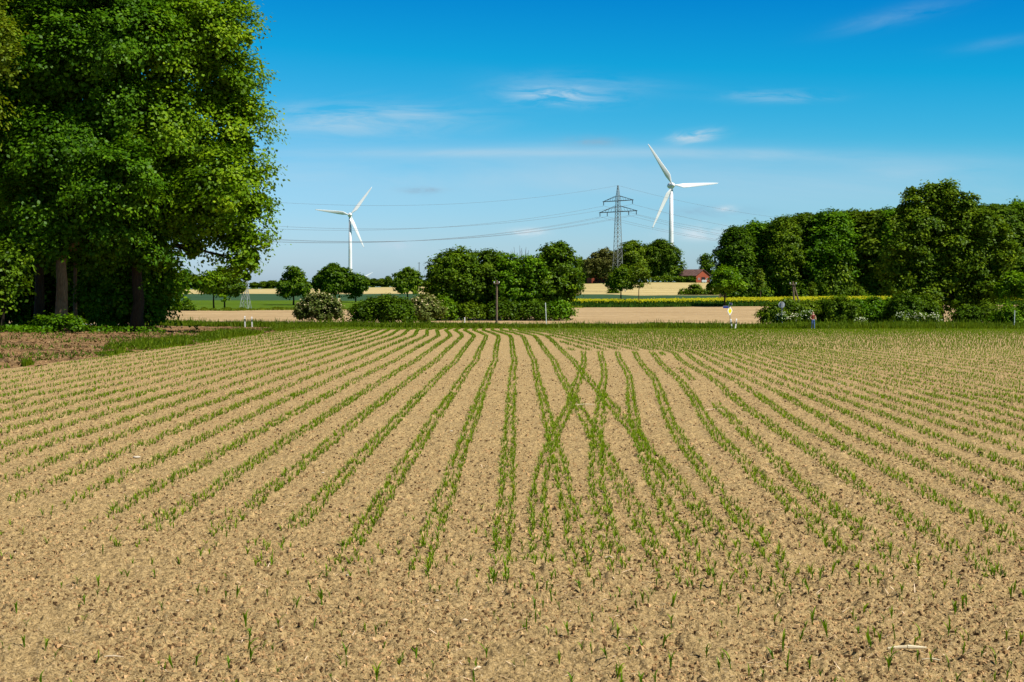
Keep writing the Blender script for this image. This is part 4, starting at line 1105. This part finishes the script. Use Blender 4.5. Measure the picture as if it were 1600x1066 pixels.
V8 = np.stack([xx, yy, V8[:, :, 2]], -1) * r[:, None, None] + np.stack([cx, cy, cz + r * .25], -1)[:, None, :]
fq = np.array([(0, 1, 5, 4), (1, 2, 6, 5), (2, 3, 7, 6), (3, 0, 4, 7), (4, 5, 6, 7)])
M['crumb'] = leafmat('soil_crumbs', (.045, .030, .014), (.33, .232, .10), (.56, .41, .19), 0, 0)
o = link('soil_crumbs', quads_mesh('soil_crumbs', V8[:, fq].reshape(-1, 4, 3), np.repeat(np.where(rng.uniform(size=n) < .36, rng.uniform(0, .22, n), rng.normal(.55, .2, n)), 5)), M['crumb'])  # the dark share of crumbs carries shade between clods in its colour
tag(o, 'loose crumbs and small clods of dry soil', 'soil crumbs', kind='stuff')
n = 7000
sy = 9.0 * (75 / 9.0) ** rng.uniform(0, 1, n); sx = rng.uniform(-.40, .42, n) * sy
keep = rng.uniform(size=n) < np.interp(sx / sy, [-.4, 0, .1, .4], [.35, .6, 1, 1]); sx, sy = sx[keep], sy[keep]; n = len(sx)
sz = G(sx, sy) + relief(sx, sy) + .012
a = rng.uniform(0, 6.28, n); L = rng.gamma(1.6, .024, n) + .012; W = rng.uniform(.0014, .004, n) * (1 + sy / 30); L = L * (1 + sy / 60)
d = np.stack([np.cos(a), np.sin(a), rng.normal(0, .22, n)], -1) * L[:, None] * .5; e = np.stack([-np.sin(a), np.cos(a), np.zeros(n)], -1) * W[:, None]
c = np.stack([sx, sy, sz], -1)
o = link('straw_litter', quads_mesh('straw_litter', np.stack([c - d - e, c - d + e, c + d + e, c + d - e], 1), rng.uniform(0, 1, n)), M['straw'])
tag(o, 'scattered bits of dry straw lying on the soil', 'straw', kind='stuff')
def pebble_mesh(seed, flat=.6):
    r = random.Random(seed); mb = MB()
    pr = [(.15, -.5), (.75, -.3), (1, 0), (.8, .35), (.35, .55)]
    lathe(mb, pr, 9)
    mb.v = [(x * r.uniform(.8, 1.2), y * r.uniform(.75, 1.15), z * flat * r.uniform(.8, 1.2)) for x, y, z in mb.v]
    return mb.mesh('stone', True)
PM = [pebble_mesh(k) for k in range(4)]
for k, (px, py, rpx, lab) in enumerate(((211, 716, 8, 'largest whitish stone between the left maize rows'), (1282 - 600 + 0, 943, 4.5, 'pale stone on bare soil just below the middle rows'), (289, 944, 4, 'small white stone on the bare soil of the left foreground'),
        (503, 872, 4, 'pale stone on the headland left of the middle rows'), (407, 883, 3.5, 'tiny white stone on the headland in the left half'), (541, 903, 3.5, 'dull pale stone on the headland below the row ends'), (1212, 998, 5, 'cream stone on bare soil in the right foreground'),
        (503, 741, 4, 'flat white stone beside a left maize row'), (705, 675, 4, 'pale stone between two middle rows'), (1312, 600, 3.5, 'white stone among the right hand rows'))):
    p = hit(px, py); o = link('stone', PM[k % 4], M['stone']); s = rpx * .8 * p.y / F
    o.location = (p.x, p.y, p.z + s * .25 + float(relief(np.array([p.x]), np.array([p.y]))[0])); o.scale = (s, s * .9, s * .8); o.rotation_euler = (0, 0, k * 1.1)
    tag(o, lab, 'stone', 'pale stones on the field')
for k, (px, py, lp, rz, th, lab) in enumerate(((1423, 1027, 62, 4, .014, 'longest pale dry maize stalk lying flat in the right foreground'), (953, 877, 13, -8, .010, 'short white stalk piece at the end of the crossing rows'), (170, 1034, 34, 3, .006, 'thin pale stalk lying in the left foreground'),
        (724, 983, 16, 38, .008, 'slanting straw stub on the soil below the middle rows'), (745, 1056, 18, 50, .009, 'slanting pale stub close to the viewpoint'), (914, 636, 30, 6, .012, 'long straw lying between the two crossing rows'), (1462, 1040, 30, -10, .007, 'thin stalk near the longest pale stalk'), (1120, 640, 34, 12, .012, 'bent straw lying between two right hand rows'))):
    p = hit(px, py); Lw = lp * p.y / F; zr = float(relief(np.array([p.x]), np.array([p.y]))[0])
    mb = MB(); rr = random.Random(k)
    mb.tube([(-Lw / 2, 0, .01), (-Lw * .2, .004, .018), (0, 0, .02), (Lw * .01, 0, .021), (Lw * .25, -.005, .018), (Lw / 2, 0, .012)], [th * .8, th, th * .95, th * 1.25, th * .9, th * .5], 7)
    me = mb.mesh('dry_stalk'); at_ = me.attributes.new('tint', 'FLOAT', 'FACE'); at_.data.foreach_set('value', np.array([rr.uniform(.7, 1) for _ in me.polygons], np.float32))
    o = link('dry_stalk', me, M['straw']); o.location = (p.x, p.y, p.z + zr + th * .4); o.rotation_euler = (0, 0, R(rz))
    tag(o, lab, 'dry stalk', 'dry stalks lying on the field')

# ------------------------------------------------------------------ grass, rapeseed
def blades(x, y, h, w, rng, mat, name, label, cat, tint=.5, lean=.25):
    n = len(x); z = G(x, y) - .02
    a = rng.normal(0, .5, n); d = np.stack([np.cos(a), np.sin(a), np.zeros(n)], -1) * (w * rng.uniform(.6, 1.4, n))[:, None]
    hh = h * rng.uniform(.45, 1.2, n)
    tip = np.stack([rng.normal(0, lean, n) * hh, rng.normal(0, lean, n) * hh, hh], -1)
    b_ = np.stack([x, y, z], -1)
    Q = np.stack([b_ - d, b_ + d, b_ + tip + d * .35, b_ + tip - d * .35], 1)
    o = link(name, quads_mesh(name, Q, rng.normal(tint, .17, n)), mat)
    return tag(o, label, cat, kind='stuff')
n = 125000
gy = rng.uniform(VERGE0 - .3, VERGE1 - .3, n); gx = rng.uniform(-.26, .42, n) * gy
gh = (.24 + .34 * vnoise(gx / 3, gy / 3, 61) + .08 * (gx / gy > .19)) * np.where(rng.uniform(size=n) < .05, 1.6, 1)
# left grass along the dirt and field edge
t2 = rng.uniform(-.21, -.10, 26000); y2 = np.minimum(Eg(t2) + rng.uniform(-.5, 1, 26000) * 1.0 + rng.uniform(0, 1, 26000) ** 1.4 * np.interp(t2, [-.21, -.15, -.1], [14, 26, 30]), VERGE0)
t3 = rng.uniform(-.345, -.205, 22000); y3 = Eg(t3) + rng.uniform(0, 1, 22000) ** 1.3 * np.interp(t3, [-.345, -.31, -.27, -.205], [2, 5, 11, 14])
k3 = vnoise(t3 * y3 / 2.2, y3 / 3.5, 71) > np.interp(t3, [-.345, -.28, -.2], [.62, .36, .34]); t3, y3 = t3[k3], y3[k3]; h3 = .05 + .5 * np.clip(vnoise(t3 * y3 / 2.2, y3 / 3.5, 71) - .36, 0, .4) * rng.uniform(.5, 1.5, len(t3)) * np.where(rng.uniform(size=len(t3)) < .06, 1.8, 1)
k2 = vnoise(t2 * y2 / 3.5, y2 / 4, 72) > np.interp(t2, [-.21, -.17, -.14], [.5, .4, 0]); t2, y2 = t2[k2], y2[k2]; h2 = .06 + .6 * np.clip(vnoise(t2 * y2 / 3.5, y2 / 4, 72) - .2, 0, .4) * rng.uniform(.5, 1.4, len(t2))
blades(np.concatenate([gx, t2 * y2, t3 * y3]), np.concatenate([gy, y2, y3]), np.concatenate([gh, h2, h3]),
       np.concatenate([np.full(n, .034), np.full(len(t2), .03), np.full(len(t3), .028)]), rng, M['grass'], 'grass', 'long grass of the verge and field edge', 'grass')
n = 5000
t4 = rng.uniform(-.40, -.15, n); y4 = Eg(t4) + rng.uniform(0, 1, n) * np.interp(t4, [-.36, -.2, -.15], [34, 34, 30])
k4 = vnoise(t4 * y4 / 1.5, y4 / 2.5, 93) > .66; t4, y4 = t4[k4], y4[k4]
blades(t4 * y4, y4, np.full(len(t4), .16), np.full(len(t4), .03), rng, M['bush'], 'weeds', 'scattered low weeds on the bare dirt', 'weeds', .5, .6)
n = 3500
t4 = rng.uniform(-.40, -.15, n); y4 = np.minimum(Eg(t4) + rng.uniform(0, 1, n) * 36, 140)
P = np.stack([t4 * y4, y4, G(t4 * y4, y4) + rng.uniform(.0, .08, n)], -1)
o = link('leaf_litter', quads_mesh('leaf_litter', leaf_quads(P, unit(rng.normal(size=(n, 3)) * .5 + np.array([0, 0, 1])), .16, rng, .5), rng.uniform(0, .9, n)), M['litter'])
tag(o, 'dry leaf litter and twigs on the bare dirt', 'leaf litter', kind='stuff')
n = 26000
ty = rng.uniform(157.2, 164, n); tx_ = rng.uniform(-.25, -.10, n) * ty
o = blades(tx_, ty, .38 * vnoise(tx_ / 4, ty / 3, 88) + .1, .035, rng, M['straw'], 'dry_grass', 'dry straw coloured grass fringe of the tan field', 'grass', .35)
# leafy margin and rapeseed
n = 60000
tt = rng.uniform(.035, .42, n); ry = B1(tt) + rng.uniform(0, 1, n) ** 1.2 * np.interp(tt, [.03, .13, .2], [24, 30, 39]); rx = tt * ry
into = ry - B1(tt)
hgt = np.where(into < 7, .45 + .25 * vnoise(rx / 3, ry, 5), 1.05)
blades(rx, ry, hgt, .14, rng, M['rape_green'], 'crop_margin', 'green stems of the rapeseed and its grassy margin', 'grass', .5, .15)
n = 50000
tt = rng.uniform(.03, .42, n); into = 8 + rng.uniform(0, 1, n) * np.interp(tt, [.03, .13, .2], [14, 22, 33]); ky = rng.uniform(size=n) < np.interp(tt, [.13, .2], [.45, 1]); tt, into = tt[ky], into[ky]; n = len(tt); ry = B1(tt) + into; rx = tt * ry
P = np.stack([rx, ry, G(rx, ry) + 1.12 + rng.normal(0, .10, n) - (into < 9) * .25 * rng.uniform(0, 1, n)], -1)
Nn = unit(np.stack([rng.normal(0, .4, n), rng.normal(-.4, .4, n), np.ones(n)], -1))
o = link('rapeseed_flowers', quads_mesh('rapeseed_flowers', leaf_quads(P, Nn, .42, rng), rng.normal(.5, .22, n)), M['rape_yellow'])
tag(o, 'yellow flowering rapeseed in a strip before the right wood', 'rapeseed', kind='stuff')
n = 9000
tt = rng.uniform(-.26, .05, n); ry = B1(tt) + rng.normal(0, 1.2, n)
blades(tt * ry, ry, .15 + .5 * vnoise(tt * 300, ry / 50, 64), .09, rng, M['grass'], 'field_margin', 'uneven grassy margin between the tan field and the green crop', 'grass', .5, .3)
# low woodland plants at the foot of the left wood
n = 9000
ly = rng.uniform(84, 97, n); lx = rng.uniform(-.40, -.235, n) * ly; k5 = vnoise(lx / 1.6, ly / 1.6, 91) > np.interp(lx / ly, [-.32, -.29], [.5, .78]); lx, ly = lx[k5], ly[k5]; ly = ly + np.interp(lx / ly, [-.36, -.25], [0, 6])
Pq = np.stack([lx, ly, G(lx, ly) + rng.uniform(.03, .4, len(lx))], -1)
o = link('ground_cover', quads_mesh('ground_cover', leaf_quads(Pq, unit(rng.normal(size=(len(lx), 3)) * .6 + np.array([0, 0, 1])), .22, rng), rng.normal(.45, .15, len(lx))), M['maple_dark'])
tag(o, 'low leafy ground cover under the left wood', 'ground cover', kind='stuff')

# ------------------------------------------------------------------ sky, sun, camera
SUN_EL, SUN_AZ = R(52), R(62)      # azimuth: turned right from straight behind the viewpoint
sd = Vector((math.sin(SUN_AZ) * math.cos(SUN_EL), -math.cos(SUN_AZ) * math.cos(SUN_EL), math.sin(SUN_EL)))
L = bpy.data.lights.new('sun', 'SUN'); L.energy = 5.0; L.angle = R(.53); L.color = (1, .95, .86)
lo = bpy.data.objects.new('sun', L); C.objects.link(lo); lo.rotation_euler = sd.to_track_quat('Z', 'Y').to_euler(); lo.location = (60, -40, 80)
W = bpy.data.worlds.new('World'); S.world = W; W.use_nodes = True
nt = W.node_tree; bg = nt.nodes['Background']
sky = N(nt, 'ShaderNodeTexSky'); sky.sky_type = 'NISHITA'; sky.sun_disc = False
sky.sun_elevation = SUN_EL; sky.sun_rotation = R(180) - SUN_AZ; sky.air_density = 1.0; sky.dust_density = .6; sky.ozone_density = 2.0
tc = N(nt, 'ShaderNodeTexCoord'); sx_ = N(nt, 'ShaderNodeSeparateXYZ'); nt.links.new(tc.outputs['Generated'], sx_.inputs[0])
X_, Y_, Z_ = sx_.outputs[0], sx_.outputs[1], sx_.outputs[2]
zr_ = mth(nt, 'ADD', Z_, mth(nt, 'MULTIPLY', X_, .05))
tint = ramp(nt, mth(nt, 'MULTIPLY', zr_, 2.0), [(0.0, (.44, .595, .88)), (.06, (.385, .565, .80)), (.14, (.27, .53, .72)), (.22, (.085, .47, .65)), (.31, (.012, .43, .62)), (.42, (.002, .315, .60)), (.6, (.012, .12, .28)), (1.0, (.055, .095, .15))])
col = mixc(nt, 1.0, sky.outputs[0], tint, 'MULTIPLY')
vm = N(nt, 'ShaderNodeVectorMath', operation='SCALE'); nt.links.new(col, vm.inputs[0]); vm.inputs['Scale'].default_value = 1.6
col = vm.outputs[0]
yc = mth(nt, 'MAXIMUM', Y_, .05)
AZ = mth(nt, 'DIVIDE', X_, yc); EL = mth(nt, 'DIVIDE', Z_, yc); fwd = mth(nt, 'GREATER_THAN', Y_, .1)
cv = N(nt, 'ShaderNodeCombineXYZ'); nt.links.new(AZ, cv.inputs[0]); nt.links.new(EL, cv.inputs[1])
def cloud(px, py, hw, hh, amt, colr, slope=0., sc=(14, 90), seed=0., lo=.38, hi=.75):
    global col
    a0, e0 = (px - 800) / F, (445 - py) / F
    da = mth(nt, 'SUBTRACT', AZ, a0); de = mth(nt, 'SUBTRACT', mth(nt, 'SUBTRACT', EL, e0), mth(nt, 'MULTIPLY', da, slope))
    g = mth(nt, 'ADD', mth(nt, 'POWER', mth(nt, 'ABSOLUTE', mth(nt, 'DIVIDE', da, hw / F)), 2), mth(nt, 'POWER', mth(nt, 'ABSOLUTE', mth(nt, 'DIVIDE', de, hh / F)), 2))
    g = mth(nt, 'EXPONENT', mth(nt, 'MULTIPLY', g, -1.2))
    c2 = N(nt, 'ShaderNodeCombineXYZ'); nt.links.new(mth(nt, 'MULTIPLY', da, sc[0]), c2.inputs[0]); nt.links.new(mth(nt, 'MULTIPLY', de, sc[1]), c2.inputs[1]); c2.inputs[2].default_value = seed
    nz = noise(nt, 1., 6, .62, c2.outputs[0], .6)
    mr = N(nt, 'ShaderNodeMapRange'); mr.inputs[1].default_value = lo; mr.inputs[2].default_value = hi; nt.links.new(nz, mr.inputs[0])
    f = mth(nt, 'MULTIPLY', mth(nt, 'MULTIPLY', mth(nt, 'MULTIPLY', g, mr.outputs[0]), amt), fwd)
    col = mixc(nt, mth(nt, 'MINIMUM', f, .95), col, colr)
CW = (5.0, 6.0, 6.6); CG = (2.0, 3.4, 4.6); CP = (4.0, 5.3, 6.2)
cloud(872, 152, 78, 15, 1.0, CW, -.02, (30, 130), 1.3)
cloud(560, 190, 170, 26, 1.15, CP, .02, (12, 70), 2.1)
cloud(760, 240, 420, 8, .6, CP, .0, (6, 60), 3.7, .2, .7)
cloud(1180, 243, 330, 10, .5, CP, -.03, (6, 60), 4.7, .25, .7)
cloud(1083, 215, 36, 9, 1.3, CP, .13, (40, 140), 5.2, .3, .6)
cloud(1212, 153, 75, 9, .7, CP, .0, (20, 120), 6.1)
cloud(1400, 28, 90, 14, .22, CP, .22, (14, 70), 7.4, .3, .7)
cloud(1560, 70, 90, 9, .1, CP, .15, (12, 80), 8.4, .3, .7)
cloud(920, 223, 50, 8, .9, CG, 0, (30, 120), 9.0, .3, .7)
cloud(660, 298, 32, 6, 1.1, CG, 0, (50, 200), 10.2, .3, .65)
cloud(825, 364, 28, 7, 1.4, CW, 0, (60, 160), 11.2, .3, .65)
cloud(620, 384, 34, 8, 1.2, CP, 0, (50, 160), 12.9, .3, .65)
cloud(1115, 332, 70, 9, .95, CG, 0, (30, 120), 13.1, .3, .7)
cloud(1135, 327, 16, 5, .9, CW, 0, (60, 160), 14.1, .3, .6)
cloud(1100, 365, 60, 12, 1.1, CW, 0, (30, 120), 15.5, .35, .7)
cloud(1440, 268, 120, 16, .4, CP, 0, (10, 60), 16.5, .3, .7)
cloud(560, 400, 190, 14, .35, CP, 0, (14, 70), 17.5, .35, .7)
cloud(700, 275, 620, 42, .55, CP, 0, (3, 26), 20.5, .3, .75)
cloud(1350, 290, 420, 50, .5, CP, 0, (4, 24), 21.5, .3, .75)
cloud(900, 135, 130, 18, .35, CP, -.03, (14, 80), 22.5, .35, .75)
nt.links.new(col, bg.inputs[0]); bg.inputs[1].default_value = .1

cam = bpy.data.cameras.new('camera'); co = bpy.data.objects.new('camera', cam); C.objects.link(co); S.camera = co
cam.lens = 50; cam.sensor_width = 36; cam.clip_start = .1; cam.clip_end = 20000
co.location = (0, 0, EYE); co.rotation_euler = (math.pi / 2 - PITCH, 0, 0)
S.view_settings.view_transform = 'Standard'; S.view_settings.look = 'None'; S.view_settings.exposure = .35; S.view_settings.gamma = 1
S.render.engine = 'CYCLES'
S.cycles.max_bounces = 6; S.cycles.diffuse_bounces = 3; S.cycles.transmission_bounces = 3; S.cycles.glossy_bounces = 2
